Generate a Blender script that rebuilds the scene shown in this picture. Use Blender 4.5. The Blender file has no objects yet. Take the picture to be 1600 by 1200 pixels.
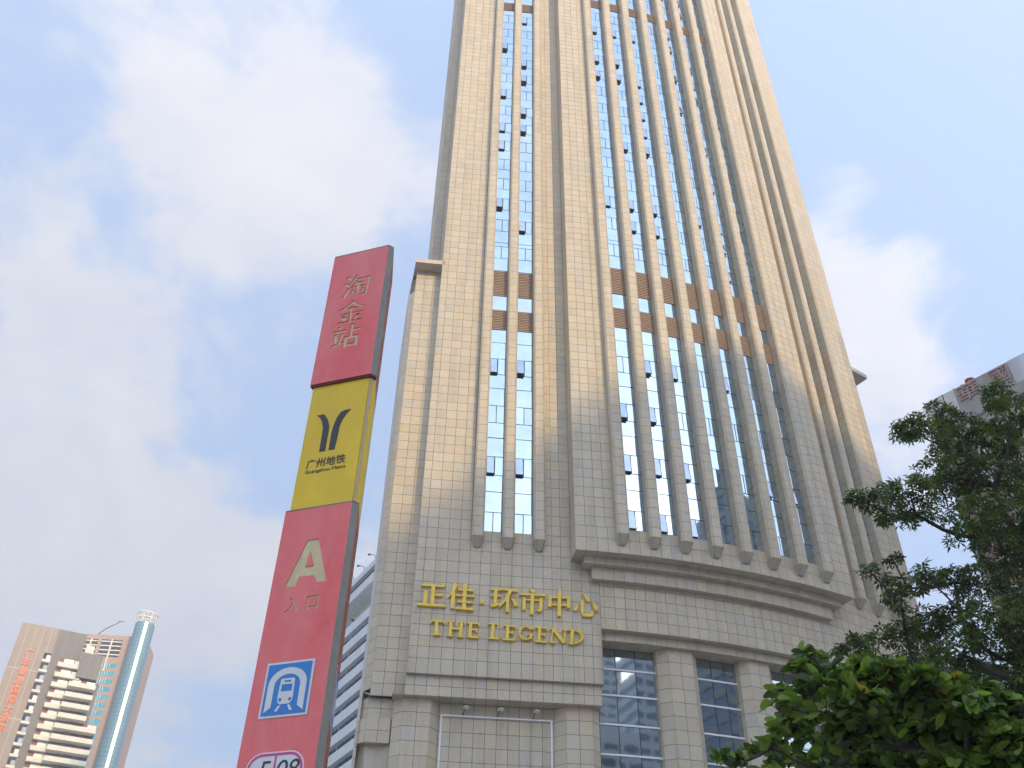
import bpy, math, random
from mathutils import Vector, Matrix
random.seed(7)
sc = bpy.context.scene
COL = sc.collection
# ------------------------------------------------------------------ camera
F_PX, CX, CY = 1490.0, 800.0, 600.0
VPX, VPY = 833.0, -1200.0                       # vanishing point of the verticals in the photograph
CAM = Vector((0, 0, 1.6))
_up = Vector((VPX - CX, VPY - CY, F_PX)).normalized()
_fw = (Vector((0, 0, 1)) - _up * _up.z).normalized()
_rt = _fw.cross(_up)
if _rt.x < 0: _rt = -_rt
def cam2world(c): return Vector((_rt.dot(c), _fw.dot(c), _up.dot(c)))
def ray(px, py): return cam2world(Vector((px - CX, py - CY, F_PX))).normalized()
def project(P):
    d = P - CAM
    c = _rt * d.x + _fw * d.y + _up * d.z
    return (CX + F_PX * c.x / c.z, CY + F_PX * c.y / c.z) if c.z > 0.1 else (-9999, -9999)
cam = bpy.data.cameras.new('camera'); camo = bpy.data.objects.new('camera', cam); COL.objects.link(camo)
cam.sensor_fit = 'HORIZONTAL'; cam.sensor_width = 36; cam.lens = F_PX / 1600 * 36
cam.clip_start = 0.1; cam.clip_end = 6000
_X = cam2world(Vector((1, 0, 0))); _Y = cam2world(Vector((0, -1, 0))); _Z = cam2world(Vector((0, 0, -1)))
M = Matrix((_X, _Y, _Z)).transposed().to_4x4(); M.translation = CAM
camo.matrix_world = M
sc.camera = camo
# ------------------------------------------------------------------ sky, sun, exposure
SUN_AZ, SUN_EL = math.radians(148.4), math.radians(20.6)      # bearing from +Y clockwise
SUN = Vector((math.sin(SUN_AZ) * math.cos(SUN_EL), math.cos(SUN_AZ) * math.cos(SUN_EL), math.sin(SUN_EL)))
world = bpy.data.worlds.new('World'); sc.world = world; world.use_nodes = True
def N(nt, t, **kw):
    n = nt.nodes.new(t)
    for k, v in kw.items(): setattr(n, k, v)
    return n
def mathn(nt, op, a, b=None, clamp=False):
    n = N(nt, 'ShaderNodeMath', operation=op, use_clamp=clamp)
    for i, v in enumerate((a, b)):
        if v is None: continue
        if isinstance(v, (int, float)): n.inputs[i].default_value = v
        else: nt.links.new(v, n.inputs[i])
    return n.outputs[0]
def build_world():
    nt = world.node_tree; nt.nodes.clear(); L = nt.links.new
    out = N(nt, 'ShaderNodeOutputWorld'); bg = N(nt, 'ShaderNodeBackground')
    sky = N(nt, 'ShaderNodeTexSky', sky_type='NISHITA')
    sky.sun_disc = False; sky.sun_elevation = SUN_EL; sky.sun_rotation = SUN_AZ
    sky.air_density = 1.0; sky.dust_density = 2.2; sky.ozone_density = 2.0; sky.altitude = 20
    tc = N(nt, 'ShaderNodeTexCoord')
    nrm = N(nt, 'ShaderNodeVectorMath', operation='NORMALIZE'); L(tc.outputs['Generated'], nrm.inputs[0])
    sep = N(nt, 'ShaderNodeSeparateXYZ'); L(nrm.outputs[0], sep.inputs[0])
    zz = mathn(nt, 'ADD', mathn(nt, 'MAXIMUM', sep.outputs[2], 0.02), 0.45)
    cmb = N(nt, 'ShaderNodeCombineXYZ')
    L(mathn(nt, 'DIVIDE', sep.outputs[0], zz), cmb.inputs[0]); L(mathn(nt, 'DIVIDE', sep.outputs[1], zz), cmb.inputs[1])
    def noise(scale, detail, rough, dist, off):
        mp = N(nt, 'ShaderNodeMapping'); mp.inputs['Location'].default_value = off; L(cmb.outputs[0], mp.inputs[0])
        n = N(nt, 'ShaderNodeTexNoise'); n.inputs['Scale'].default_value = scale; n.inputs['Detail'].default_value = detail
        n.inputs['Roughness'].default_value = rough; n.inputs['Distortion'].default_value = dist
        L(mp.outputs[0], n.inputs['Vector']); return n.outputs['Fac']
    n1 = noise(4.6, 9, 0.60, 0.35, (3.1, 1.7, 0.4)); n2 = noise(13.0, 8, 0.62, 0.5, (8.1, 2.2, 0))
    acc = mathn(nt, 'ADD', mathn(nt, 'MULTIPLY', n1, 1.1), mathn(nt, 'MULTIPLY', n2, 0.62))
    blobs = [(340, 60, 7, .13), (430, 190, 8, .2), (590, 250, 5, .16), (130, 290, 9, .2), (300, 420, 8, .16), (90, 760, 10, .22), (250, 850, 8, .18),
             (60, 1010, 11, .15), (1365, 215, 3.2, .26), (1320, 390, 4.5, .22), (1395, 480, 5, .25), (1330, 570, 4, .2), (1480, 640, 5, .15), (1560, 240, 3, .1),
             (60, 60, 7, -.2), (650, 40, 5, -.15), (1480, 60, 9, -.3), (1250, 60, 6, -.3), (440, 620, 7, -.16), (1500, 380, 5, -.15), (620, 480, 5, -.1)]
    for px, py, r, w in blobs:
        dt = N(nt, 'ShaderNodeVectorMath', operation='DOT_PRODUCT'); L(nrm.outputs[0], dt.inputs[0]); dt.inputs[1].default_value = ray(px, py)
        mr = N(nt, 'ShaderNodeMapRange', interpolation_type='SMOOTHERSTEP')
        L(dt.outputs['Value'], mr.inputs[0]); mr.inputs[1].default_value = math.cos(math.radians(r * 1.5)); mr.inputs[2].default_value = 1
        mr.inputs[3].default_value = 0; mr.inputs[4].default_value = w * .8
        acc = mathn(nt, 'ADD', acc, mr.outputs[0])
    mk = N(nt, 'ShaderNodeMapRange', interpolation_type='SMOOTHSTEP'); L(acc, mk.inputs[0])
    mk.inputs[1].default_value = 0.85; mk.inputs[2].default_value = 1.20; mk.inputs[3].default_value = 0.0; mk.inputs[4].default_value = 0.74
    # a thin even veil lightens the clear parts, clouds are paler still
    veil = N(nt, 'ShaderNodeMix', data_type='RGBA'); veil.inputs[0].default_value = 0.6
    L(sky.outputs[0], veil.inputs[6]); veil.inputs[7].default_value = (4.9, 6.15, 8.5, 1)
    mix = N(nt, 'ShaderNodeMix', data_type='RGBA'); L(mk.outputs[0], mix.inputs[0]); L(veil.outputs[2], mix.inputs[6])
    cs = N(nt, 'ShaderNodeMix', data_type='RGBA'); cr_ = N(nt, 'ShaderNodeMapRange'); L(noise(7.0, 7, 0.6, 0.4, (1.3, 7.7, 2.0)), cr_.inputs[0]); cr_.inputs[1].default_value = .32; cr_.inputs[2].default_value = .68
    L(cr_.outputs[0], cs.inputs[0]); cs.inputs[6].default_value = (5.45, 5.35, 5.65, 1); cs.inputs[7].default_value = (6.5, 6.25, 6.15, 1); L(cs.outputs[2], mix.inputs[7])
    dts = N(nt, 'ShaderNodeVectorMath', operation='DOT_PRODUCT'); L(nrm.outputs[0], dts.inputs[0]); dts.inputs[1].default_value = SUN
    ph = mathn(nt, 'POWER', mathn(nt, 'MULTIPLY', mathn(nt, 'ADD', dts.outputs['Value'], 1.0), 0.5, True), 1.6)
    ph = mathn(nt, 'ADD', mathn(nt, 'MULTIPLY', ph, 1.5), 1.0)
    fin = N(nt, 'ShaderNodeVectorMath', operation='SCALE'); L(mix.outputs[2], fin.inputs[0]); L(ph, fin.inputs['Scale'])
    L(fin.outputs[0], bg.inputs[0]); bg.inputs[1].default_value = 0.12
    L(bg.outputs[0], out.inputs[0])
build_world()
sun = bpy.data.lights.new('sun', 'SUN'); suno = bpy.data.objects.new('sun', sun); COL.objects.link(suno)
sun.energy = 2.9; sun.color = (1.0, 0.74, 0.38); sun.angle = math.radians(1.0)
suno.rotation_euler = (-SUN).to_track_quat('-Z', 'Y').to_euler(); suno.location = (0, 0, 250)
sc.view_settings.view_transform = 'Standard'; sc.view_settings.look = 'None'
sc.view_settings.exposure = 0.13; sc.view_settings.gamma = 1.0; sc.view_settings.use_curve_mapping = False
sc.render.engine = 'CYCLES'; sc.cycles.max_bounces = 6; sc.cycles.use_denoising = True

# ------------------------------------------------------------------ materials
def mat(name, base=(.5, .5, .5), rough=.6, metal=0., spec=.5, noise=0., nscale=5., attr=None, bump=0., bscale=40., emis=None, extra=None, streak=0.):
    m = bpy.data.materials.new(name); m.use_nodes = True; nt = m.node_tree; L = nt.links.new
    b = nt.nodes['Principled BSDF']
    b.inputs['Base Color'].default_value = (*base, 1); b.inputs['Roughness'].default_value = rough
    b.inputs['Metallic'].default_value = metal; b.inputs['Specular IOR Level'].default_value = spec
    geo = N(nt, 'ShaderNodeNewGeometry')
    col = None
    if attr:
        a = N(nt, 'ShaderNodeAttribute', attribute_name=attr); col = a.outputs['Color']
    else:
        rgb = N(nt, 'ShaderNodeRGB'); rgb.outputs[0].default_value = (*base, 1); col = rgb.outputs[0]
    def mul(c, f):
        mx = N(nt, 'ShaderNodeMix', data_type='RGBA', blend_type='MULTIPLY'); mx.inputs[0].default_value = 1
        L(c, mx.inputs[6]); L(f, mx.inputs[7]); return mx.outputs[2]
    if noise:
        n = N(nt, 'ShaderNodeTexNoise'); n.inputs['Scale'].default_value = nscale; n.inputs['Detail'].default_value = 6; L(geo.outputs['Position'], n.inputs['Vector'])
        r = N(nt, 'ShaderNodeMapRange'); L(n.outputs['Fac'], r.inputs[0]); r.inputs[1].default_value = .25; r.inputs[2].default_value = .75
        r.inputs[3].default_value = 1 - noise; r.inputs[4].default_value = 1 + noise * .6
        col = mul(col, r.outputs[0])
    if streak:
        mp = N(nt, 'ShaderNodeMapping'); mp.inputs['Scale'].default_value = (1, 1, .06); L(geo.outputs['Position'], mp.inputs[0])
        n = N(nt, 'ShaderNodeTexNoise'); n.inputs['Scale'].default_value = 1.6; n.inputs['Detail'].default_value = 5; L(mp.outputs[0], n.inputs['Vector'])
        r = N(nt, 'ShaderNodeMapRange'); L(n.outputs['Fac'], r.inputs[0]); r.inputs[1].default_value = .5; r.inputs[2].default_value = .8
        r.inputs[3].default_value = 1; r.inputs[4].default_value = 1 - streak; col = mul(col, r.outputs[0])
    if extra: col = extra(nt, geo, col)
    L(col, b.inputs['Base Color'])
    if bump:
        n = N(nt, 'ShaderNodeTexNoise'); n.inputs['Scale'].default_value = bscale; n.inputs['Detail'].default_value = 3; L(geo.outputs['Position'], n.inputs['Vector'])
        bp = N(nt, 'ShaderNodeBump'); bp.inputs['Strength'].default_value = bump; bp.inputs['Distance'].default_value = .05
        L(n.outputs['Fac'], bp.inputs['Height']); L(bp.outputs[0], b.inputs['Normal'])
    if emis: b.inputs['Emission Color'].default_value = (*emis[:3], 1); b.inputs['Emission Strength'].default_value = emis[3]
    return m
MT = {}
def warm_patches(nt, geo, col):
    mp = N(nt, 'ShaderNodeMapping'); mp.inputs['Scale'].default_value = (.14, .14, .05); nt.links.new(geo.outputs['Position'], mp.inputs[0])
    n = N(nt, 'ShaderNodeTexNoise'); n.inputs['Scale'].default_value = 1.0; n.inputs['Detail'].default_value = 6; n.inputs['Roughness'].default_value = .6; nt.links.new(mp.outputs[0], n.inputs['Vector'])
    mr = N(nt, 'ShaderNodeMapRange'); nt.links.new(n.outputs['Fac'], mr.inputs[0]); mr.inputs[1].default_value = .45; mr.inputs[2].default_value = .7; mr.inputs[3].default_value = 0; mr.inputs[4].default_value = .38
    mx = N(nt, 'ShaderNodeMix', data_type='RGBA', blend_type='MULTIPLY'); nt.links.new(mr.outputs[0], mx.inputs[0]); nt.links.new(col, mx.inputs[6]); mx.inputs[7].default_value = (1.0, .93, .74, 1); return mx.outputs[2]
MT['stone'] = mat('granite_cladding', rough=.5, attr='tint', noise=.08, nscale=5, streak=.20, extra=warm_patches)
MT['joint'] = mat('dark_joint', (.085, .072, .06), .9)
MT['glass'] = mat('mirror_glass', (.50, .60, .665), .03, metal=1., bump=.03, bscale=.7, noise=.16, nscale=.45)
MT['lobby'] = mat('lobby_glass', (.42, .47, .50), .03, metal=1., bump=.07, bscale=.38)
MT['sash'] = mat('vent_glass', (.46, .53, .61), .06, metal=1., noise=.1, nscale=2)
MT['frame'] = mat('dark_window_frame', (.055, .06, .065), .45)
MT['brown'] = mat('brown_louvre', (.36, .255, .175), .6, noise=.12, nscale=3)
MT['whitebar'] = mat('white_transom', (.78, .78, .76), .4)
MT['gold'] = mat('gold_paint', (.84, .57, .045), .38, noise=.12, nscale=3)
MT['dark'] = mat('dark_interior', (.05, .05, .055), .8)
MT['lampwhite'] = mat('lamp_white', (.8, .79, .76), .4)
MT['black'] = mat('black_plastic', (.02, .02, .02), .5)

# ------------------------------------------------------------------ mesh helpers
def mesh_obj(name, verts, faces, mats, parent=None, midx=None, tint=None, smooth=False):
    me = bpy.data.meshes.new(name); me.from_pydata([tuple(v) for v in verts], [], faces)
    for m in (mats if isinstance(mats, (list, tuple)) else [mats]): me.materials.append(m)
    if midx: me.polygons.foreach_set('material_index', midx)
    if smooth: me.polygons.foreach_set('use_smooth', [True] * len(me.polygons))
    if tint:
        a = me.color_attributes.new('tint', 'FLOAT_COLOR', 'POINT'); flat = []
        for t in tint: flat.extend((t[0], t[1], t[2], 1))
        a.data.foreach_set('color', flat)
    me.update()
    o = bpy.data.objects.new(name, me); COL.objects.link(o)
    if parent: o.parent = parent
    return o
def thing(name, label, cat, loc=(0, 0, 0), group=None):
    o = bpy.data.objects.new(name, None); COL.objects.link(o); o.location = loc; o.empty_display_size = .5
    o['label'] = label; o['category'] = cat
    if group: o['group'] = group
    return o
def attach(o, parent):
    o.parent = parent; o.matrix_parent_inverse = Matrix.Translation(parent.location).inverted()
    return o
def tag(o, label, cat, group=None):
    o['label'] = label; o['category'] = cat
    if group: o['group'] = group
    return o
class MB:
    "plain mesh builder in world space"
    def __init__(s): s.v = []; s.f = []; s.m = []
    def poly(s, pts, mi=0):
        n = len(s.v); s.v += [Vector(p) for p in pts]; s.f.append(tuple(range(n, n + len(pts)))); s.m.append(mi)
    def hexa(s, b, t, mi=0):
        "b, t : 4 bottom and 4 top points in the same winding"
        n = len(s.v); s.v += [Vector(p) for p in b] + [Vector(p) for p in t]
        for f in ((3, 2, 1, 0), (4, 5, 6, 7), (0, 1, 5, 4), (1, 2, 6, 5), (2, 3, 7, 6), (3, 0, 4, 7)): s.f.append(tuple(n + i for i in f)); s.m.append(mi)
    def box(s, o, ax, ay, az, mi=0):
        o, ax, ay, az = Vector(o), Vector(ax), Vector(ay), Vector(az)
        s.hexa([o, o + ax, o + ax + ay, o + ay], [o + az, o + ax + az, o + ax + ay + az, o + ay + az], mi)
    def prism(s, pts, ext, mi=0):
        "polygon pts (list of Vector) extruded by vector ext"
        n = len(s.v); k = len(pts); ext = Vector(ext); pts = [Vector(p) for p in pts]
        s.v += pts + [p + ext for p in pts]
        s.f.append(tuple(range(n + k - 1, n - 1, -1))); s.m.append(mi)
        s.f.append(tuple(range(n + k, n + 2 * k))); s.m.append(mi)
        for i in range(k):
            j = (i + 1) % k; s.f.append((n + i, n + j, n + k + j, n + k + i)); s.m.append(mi)
    def tube(s, pts, rad, seg=7, mi=0):
        pts = [Vector(p) for p in pts]; n0 = len(s.v)
        for i, p in enumerate(pts):
            t = (pts[min(i + 1, len(pts) - 1)] - pts[max(i - 1, 0)]).normalized()
            a = t.orthogonal().normalized() if i == 0 else (a - t * a.dot(t)).normalized()
            b = t.cross(a); r = rad[i] if isinstance(rad, (list, tuple)) else rad
            for k in range(seg):
                an = 2 * math.pi * k / seg; s.v.append(p + (a * math.cos(an) + b * math.sin(an)) * r)
        for i in range(len(pts) - 1):
            for k in range(seg):
                q = n0 + i * seg; s.f.append((q + k, q + (k + 1) % seg, q + seg + (k + 1) % seg, q + seg + k)); s.m.append(mi)
        s.f.append(tuple(n0 + k for k in range(seg - 1, -1, -1))); s.m.append(mi)
        e = n0 + (len(pts) - 1) * seg; s.f.append(tuple(e + k for k in range(seg))); s.m.append(mi)
    def build(s, name, mats, parent=None, smooth=False, tint=None):
        o = mesh_obj(name, s.v, s.f, mats, None, s.m, [tint] * len(s.v) if tint else None, smooth)
        if parent: attach(o, parent)
        return o
# ------------------------------------------------------------------ setting: ground and road
gm = mat('paving', (.36, .34, .32), .85, noise=.2, nscale=.6)
g = mesh_obj('ground', [(-3000, -3000, 0), (3000, -3000, 0), (3000, 3000, 0), (-3000, 3000, 0)], [(0, 1, 2, 3)], gm); g['kind'] = 'structure'
b = MB(); b.box((-600, -46, .004), (1200, 0, 0), (0, 34, 0), (0, 0, .004)); r_ = b.build('road', mat('asphalt', (.055, .055, .058), .9, noise=.15, nscale=2)); r_['kind'] = 'structure'
for yy in (-12.0, -46.3):
    b = MB(); b.box((-600, yy, 0), (1200, 0, 0), (0, .3, 0), (0, 0, .14)); k_ = b.build('kerb', mat('kerb_stone', (.36, .35, .33), .85, noise=.1)); k_['kind'] = 'structure'
b = MB()
for yy in (-20.5, -29, -37.5):
    for i in range(-60, 60):
        b.box((i * 9.0, yy, .0122), (4, 0, 0), (0, .15, 0), (0, 0, .002))
l_ = b.build('lane_marking', mat('road_paint', (.75, .75, .72), .7)); l_['kind'] = 'structure'

# ================================================================== THE TOWER
# drawing frame of the tower: s runs along the facade (flat - curved - flat), d outwards, z up; one drawing unit is 1.2 m
K = 1.2
A = math.radians(5.9)
TU = Vector((math.cos(A), math.sin(A), 0)); TV = Vector((-math.sin(A), math.cos(A), 0)); DIST = 48.0
R0, S1, TH, TH2 = 45.4, 8.6, math.radians(22.2), math.radians(27.5)
S2 = S1 + R0 * TH
OU, OV = 8.6, 45.4
def W(u, v, z): return TU * (K * u) + TV * (K * (v + DIST)) + Vector((0, 0, K * z - .32))
def fac(s, d):
    if s <= S1: return s, -d
    th = min((s - S1) / R0, TH); u, v = OU + (R0 + d) * math.sin(th), OV - (R0 + d) * math.cos(th)
    if s > S2:
        u, v = OU + R0 * math.sin(TH), OV - R0 * math.cos(TH)
        u += (s - S2) * math.cos(TH2) + d * math.sin(TH2); v += (s - S2) * math.sin(TH2) - d * math.cos(TH2)
    return u, v
def F(s, d, z): u, v = fac(s, d); return W(u, v, z)
ZTOP = 128.0
tower = thing('office_tower', 'tall beige granite clad tower with vertical ribs and long window strips', 'tower', W(15, 8, .2667))
def tintc():
    r = random.random(); j = random.uniform(.935, 1.055)
    if r < .72: c = (.535, .452, .328)
    elif r < .82: c = (.55, .438, .305)
    elif r < .89: c = (.545, .455, .295)
    elif r < .95: c = (.495, .443, .355)
    else: c = (.555, .47, .36)
    return (c[0] * j, c[1] * j, c[2] * j)
GAP, DEP = .026, .035
class Clad:
    "collects cladding slabs: proud face with its own edges, recessed dark joint behind"
    def __init__(s): s.q = []
    def add(s, p, t=None): s.q.append((p, t or tintc()))
    def rect(s, s0, s1, z0, z1, d): s.add((F(s0, d, z0), F(s1, d, z0), F(s1, d, z1), F(s0, d, z1)))
    def strip(s, A0, B0, zj):
        "vertical strip between plan points A0 and B0 (u,v), left to right as seen from outside"
        for z0, z1 in zip(zj[:-1], zj[1:]): s.add((W(*A0, z0), W(*B0, z0), W(*B0, z1), W(*A0, z1)))
def slab(p, t, V, Fc, MI, T):
    n = (p[1] - p[0]).cross(p[3] - p[0]).normalized(); f = []
    for i in range(4):
        e1 = (p[(i + 1) % 4] - p[i]); e2 = (p[i - 1] - p[i]); l1, l2 = e1.length, e2.length
        f.append(p[i] + e1 * (min(.3, GAP / 2 / max(l1, .01))) + e2 * (min(.3, GAP / 2 / max(l2, .01))))
    k = len(V); bk = [x - n * DEP for x in p]; sb = [x - n * DEP for x in f]
    V += f + sb + bk; T += [t] * 12
    Fc += [(k, k + 1, k + 2, k + 3), (k + 8, k + 9, k + 10, k + 11)] + [(k + i, k + 4 + i, k + 4 + (i + 1) % 4, k + (i + 1) % 4) for i in range(4)]
    MI += [0, 1, 0, 0, 0, 0]
def clad_obj(name, quads, parent):
    V, Fc, MI, T = [], [], [], []
    for p, t in quads: slab(p, t, V, Fc, MI, T)
    return attach(mesh_obj(name, V, Fc, [MT['stone'], MT['joint']], None, MI, T), parent)
wall = Clad()
def rows(z0, z1, h):
    n = max(1, round((z1 - z0) / h)); return [z0 + (z1 - z0) * i / n for i in range(n + 1)]
def cols(a, b, w): return rows(a, b, w)
ZL = [21.55, 22.38, 23.04, 23.65, 24.28, 24.94, 25.6, 26.2, 26.83, 27.5, 28.2, 28.95, 29.62, 30.30]
ZU = rows(30.30, 52.22, .667) + rows(52.22, ZTOP, .625)[1:]
# --- flat left wall
JF = [-.27, .19, .82, 1.48, 2.13, 2.74, 3.37, 3.94, 4.52, 5.15, 5.73, 6.34, 6.93, 7.44, 7.96, 8.55]
for z0, z1 in zip(ZL[:-1], ZL[1:]):
    for a, c in zip(JF[:-1], JF[1:]): wall.rect(a, c, z0, z1, 0)
    if z0 < 28.1:
        for a, c in zip([8.55, 9.1, 9.62], [9.1, 9.62, 10.14]): wall.rect(a, c, z0, z1, 0)
for z0, z1 in zip(ZU[:-1], ZU[1:]):
    for a, c in list(zip(JF[:5], JF[1:6])) + [(7.04, 7.44), (7.44, 7.96), (7.96, 8.55)]:
        wall.rect(a, min(c, 2.76) if c < 3 else c, z0, z1, 0)
# --- curved wall under the bay and the plain wall on the right
JA = cols(8.55, S2, .605); JR = cols(S2, 34.75, .61)
ZA = [24.70, 25.35, 26.0, 26.65, 27.3, 27.95, 28.69]
JP = [10.14] + [j for j in JA if j > 10.3 and j < 24.5] + [24.60]
for z0, z1 in zip(ZA[:-1], ZA[1:]):
    for a, c in zip(JP[:-1], JP[1:]): wall.rect(a, c, z0, z1, 0)
for a, c in zip([8.55, 9.1, 9.62], [9.1, 9.62, 10.14]): wall.rect(a, c, 28.2, 28.69, 0)
ZAX = rows(0, 24.7, .65)
for z0, z1 in zip((ZAX + ZA[1:])[:-1], (ZAX + ZA[1:])[1:]):
    for a, c in zip([24.60, 25.15, 25.7], [25.15, 25.7, S2]): wall.rect(a, c, z0, z1, 0)
wall.strip(fac(24.6, -1.46), fac(24.6, -.7), rows(.27, 24.2, .72)); wall.strip(fac(24.6, -.7), fac(24.6, 0), rows(.27, 24.7, .72))
PR = [27.89, 29.62, 31.40]; PRW = .70
for z0, z1 in zip((ZAX + ZA[1:] + [29.3, 30.3])[:-1], (ZAX + ZA[1:] + [29.3, 30.3])[1:]):
    for a, c in zip(JR[:-1], JR[1:]): wall.rect(a, c, z0, z1, 0)
for z0, z1 in zip(ZU[:-1], ZU[1:]):
    for a, c in zip([S2, 26.75, 27.3], [26.75, 27.3, 27.89]): wall.rect(a, c, z0, z1, 0)
    for a, c in zip(cols(32.10, 34.75, .6)[:-1], cols(32.10, 34.75, .6)[1:]): wall.rect(a, c, z0, z1, 0)
# --- the bay
BD, BZ = 1.42, 28.69
PB = [10.86 + 1.839 * i for i in range(8)]; PW = .70
JB = cols(8.60, S2, .607)
ZB0 = [BZ, 29.55, 30.30]
for z0, z1 in zip(ZB0[:-1], ZB0[1:]):
    for a, c in zip(JB[:-1], JB[1:]): wall.rect(a, c, z0, z1, BD)
for z0, z1 in zip(ZU[:-1], ZU[1:]):
    for a, c in list(zip(cols(8.6, 10.86, .57)[:-1], cols(8.6, 10.86, .57)[1:])) + list(zip(cols(PB[7] + PW, S2, .58)[:-1], cols(PB[7] + PW, S2, .58)[1:])):
        wall.rect(a, c, z0, z1, BD)
ZBAY = [BZ] + ZU
fL0, fL1 = fac(8.55, 0), (8.60, -BD)
wall.strip(fL0, (fL0[0] + .02, -BD / 2), ZBAY); wall.strip((fL0[0] + .02, -BD / 2), fL1, ZBAY)
fR1, fR0 = fac(S2, BD), fac(S2, 0)
wall.strip(fR1, fR0, ZBAY)
def soffit(s0, s1, dout, din, z, step=.607):
    J = cols(s0, s1, step)
    for a, c in zip(J[:-1], J[1:]): wall.add((F(a, din, z), F(c, din, z), F(c, dout, z), F(a, dout, z)))
def ledge(s0, s1, z0, z1, d, din):
    J = cols(s0, s1, .607)
    for a, c in zip(J[:-1], J[1:]): wall.rect(a, c, z0, z1, d)
    wall.add((F(s0, din, z0), F(s0, d, z0), F(s0, d, z1), F(s0, din, z1)))
    wall.add((F(s1, d, z0), F(s1, din, z0), F(s1, din, z1), F(s1, d, z1)))
    soffit(s0, s1, d, din, z0)
soffit(8.60, S2, BD, .0, BZ)
ledge(9.15, 25.65, 28.25, 28.69, .79, 0); ledge(9.67, 25.13, 27.49, 28.25, .40, 0)
# --- frieze over the glass, stepped back
soffit(10.14, 24.60, 0, -.42, 24.70)
for a, c in zip(JP[:-1], JP[1:]): wall.rect(a, c, 24.22, 24.70, -.42)
soffit(10.14, 24.60, -.42, -1.46, 24.22)
# --- under the lettered wall: second fascia, piers and panel wall
soffit(-.27, 10.14, 0, -.24, 21.55, .62)
J2 = [-.30, .19, .82, 1.48, 2.13, 2.74, 3.37, 3.94, 4.52, 5.15, 5.73, 6.34, 6.93, 7.44, 7.96, 8.55, 9.1, 9.62, 10.06]
for a, c in zip(J2[:-1], J2[1:]):
    for z0, z1 in ((20.48, 21.0), (21.0, 21.55)): wall.rect(a, c, z0, z1, -.24)
soffit(-.9, 10.06, -.24, -1.18, 20.48, .62)
wall.strip((10.06, .24), (10.06, 1.4), [20.48, 21.55]); wall.strip((10.14, 0), (10.14, 1.5), [21.55, 22.4, 23.2, 24.0, 24.7])
ZP = [0] + rows(.5, 20.48, .74)
for a, c in zip(cols(1.6, 7.6, .6)[:-1], cols(1.6, 7.6, .6)[1:]):
    for z0, z1 in zip(ZP[:-1], ZP[1:]): wall.rect(a, c, z0, z1, -1.18)
wall.strip((10.0, 1.18), (10.0, 1.6), ZP)
# --- left wing with its overhanging cap
WV = .9
for a, c in zip([-2.05, -1.42, -.80], [-1.42, -.80, -.27]):
    for z0, z1 in zip((rows(20.6, 30.3, .667) + rows(30.3, 52.22, .667)[1:])[:-1], (rows(20.6, 30.3, .667) + rows(30.3, 52.22, .667)[1:])[1:]): wall.rect(a, c, z0, z1, -WV)
wall.strip((-2.45, WV + .5), (-2.05, WV), rows(20.95, 50.2, .70))
wall.strip((-2.05, WV + .5), (-2.05, WV), rows(50.2, 52.22, .67))
wall.strip((-.27, WV + .02), (-.27, 0), rows(21.55, 52.22, .70))
wall.add((W(-2.45, WV + .5, 20.95), W(-2.05, WV, 20.6), W(-.27, WV, 20.6), W(-.27, WV + .5, 20.6)))
# stepped corbels under the wing
def corbel(u0, u1, v, z0, z1, ch):
    J = [u0 + ch, (u0 + ch + u1) / 2, u1]
    for a, c in zip(J[:-1], J[1:]):
        for q0, q1 in zip(rows(z0, z1, .6)[:-1], rows(z0, z1, .6)[1:]): wall.rect(a, c, q0, q1, -v)
    wall.strip((u0, v + ch), (u0 + ch, v), rows(z0, z1, .6))
    wall.add((W(u0, v + .9, z0), W(u1, v + .9, z0), W(u1, v, z0), W(u0 + ch, v, z0)))
corbel(-2.45, -.75, 1.25, 19.5, 20.6, .35); corbel(-2.6, -.85, 1.12, 18.25, 19.5, .5); corbel(-2.6, -.95, 1.7, 17.1, 18.25, .45); corbel(-2.6, -1.0, 1.95, 0.02, 17.1, .45)
# --- upper side wall above the cap
ZUU = [z for z in ZU if z > 52.6]
wall.strip((-1.40, 2.5), (-1.08, 2.0), ZUU); wall.strip((-1.08, 2.0), (-.52, 2.0), ZUU); wall.strip((-.52, 2.0), (-.27, 1.6), ZUU)
# 300 slabs that show largest become parts, the rest one mass
def shown(q):
    ps = [project(x) for x in q[0]]
    cx = sum(p[0] for p in ps) / 4; cy = sum(p[1] for p in ps) / 4
    if not (5 < cx < 1595 and 5 < cy < 1195): return 0
    a = 0
    for i in range(4): a += ps[i][0] * ps[(i + 1) % 4][1] - ps[(i + 1) % 4][0] * ps[i][1]
    return -a / 2
wall.q.sort(key=shown, reverse=True)
for q in wall.q[:300]: clad_obj('stone_tile', [q], tower)
o = clad_obj('stone_cladding', wall.q[300:], tower); o['kind'] = 'stuff'
# --- caps, core and rear of the tower
b = MB()
capL = [(-.10, 0), (-.27, 1.0), (-.27, 24), (-3.5, 23.3), (-3.04, 10.8), (-2.52, 3.5), (-2.17, 0)]
b.prism([W(u, v, 52.22) for u, v in capL], W(0, 0, 52.60) - W(0, 0, 52.22))
b.build('roof_cap', [MT['stone']], tower, tint=(.56, .47, .37))
b = MB()
e0 = fac(34.75, 0); e1 = fac(36.65, 0); e2 = fac(36.65, -9); e3 = fac(34.75, -9)
b.prism([W(*p, 52.1) for p in (e0, e3, e2, e1)], W(0, 0, 52.5) - W(0, 0, 52.1)); b.build('roof_cap', [MT['stone']], tower, tint=(.56, .47, .37))
def loop_wall(name, pts, z0, z1, m, tint=None):
    b = MB()
    for (a, c) in zip(pts[:-1], pts[1:]): b.poly([W(*a, z0), W(*c, z0), W(*c, z1), W(*a, z1)])
    return b.build(name, [m], tower, tint=tint)
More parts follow.
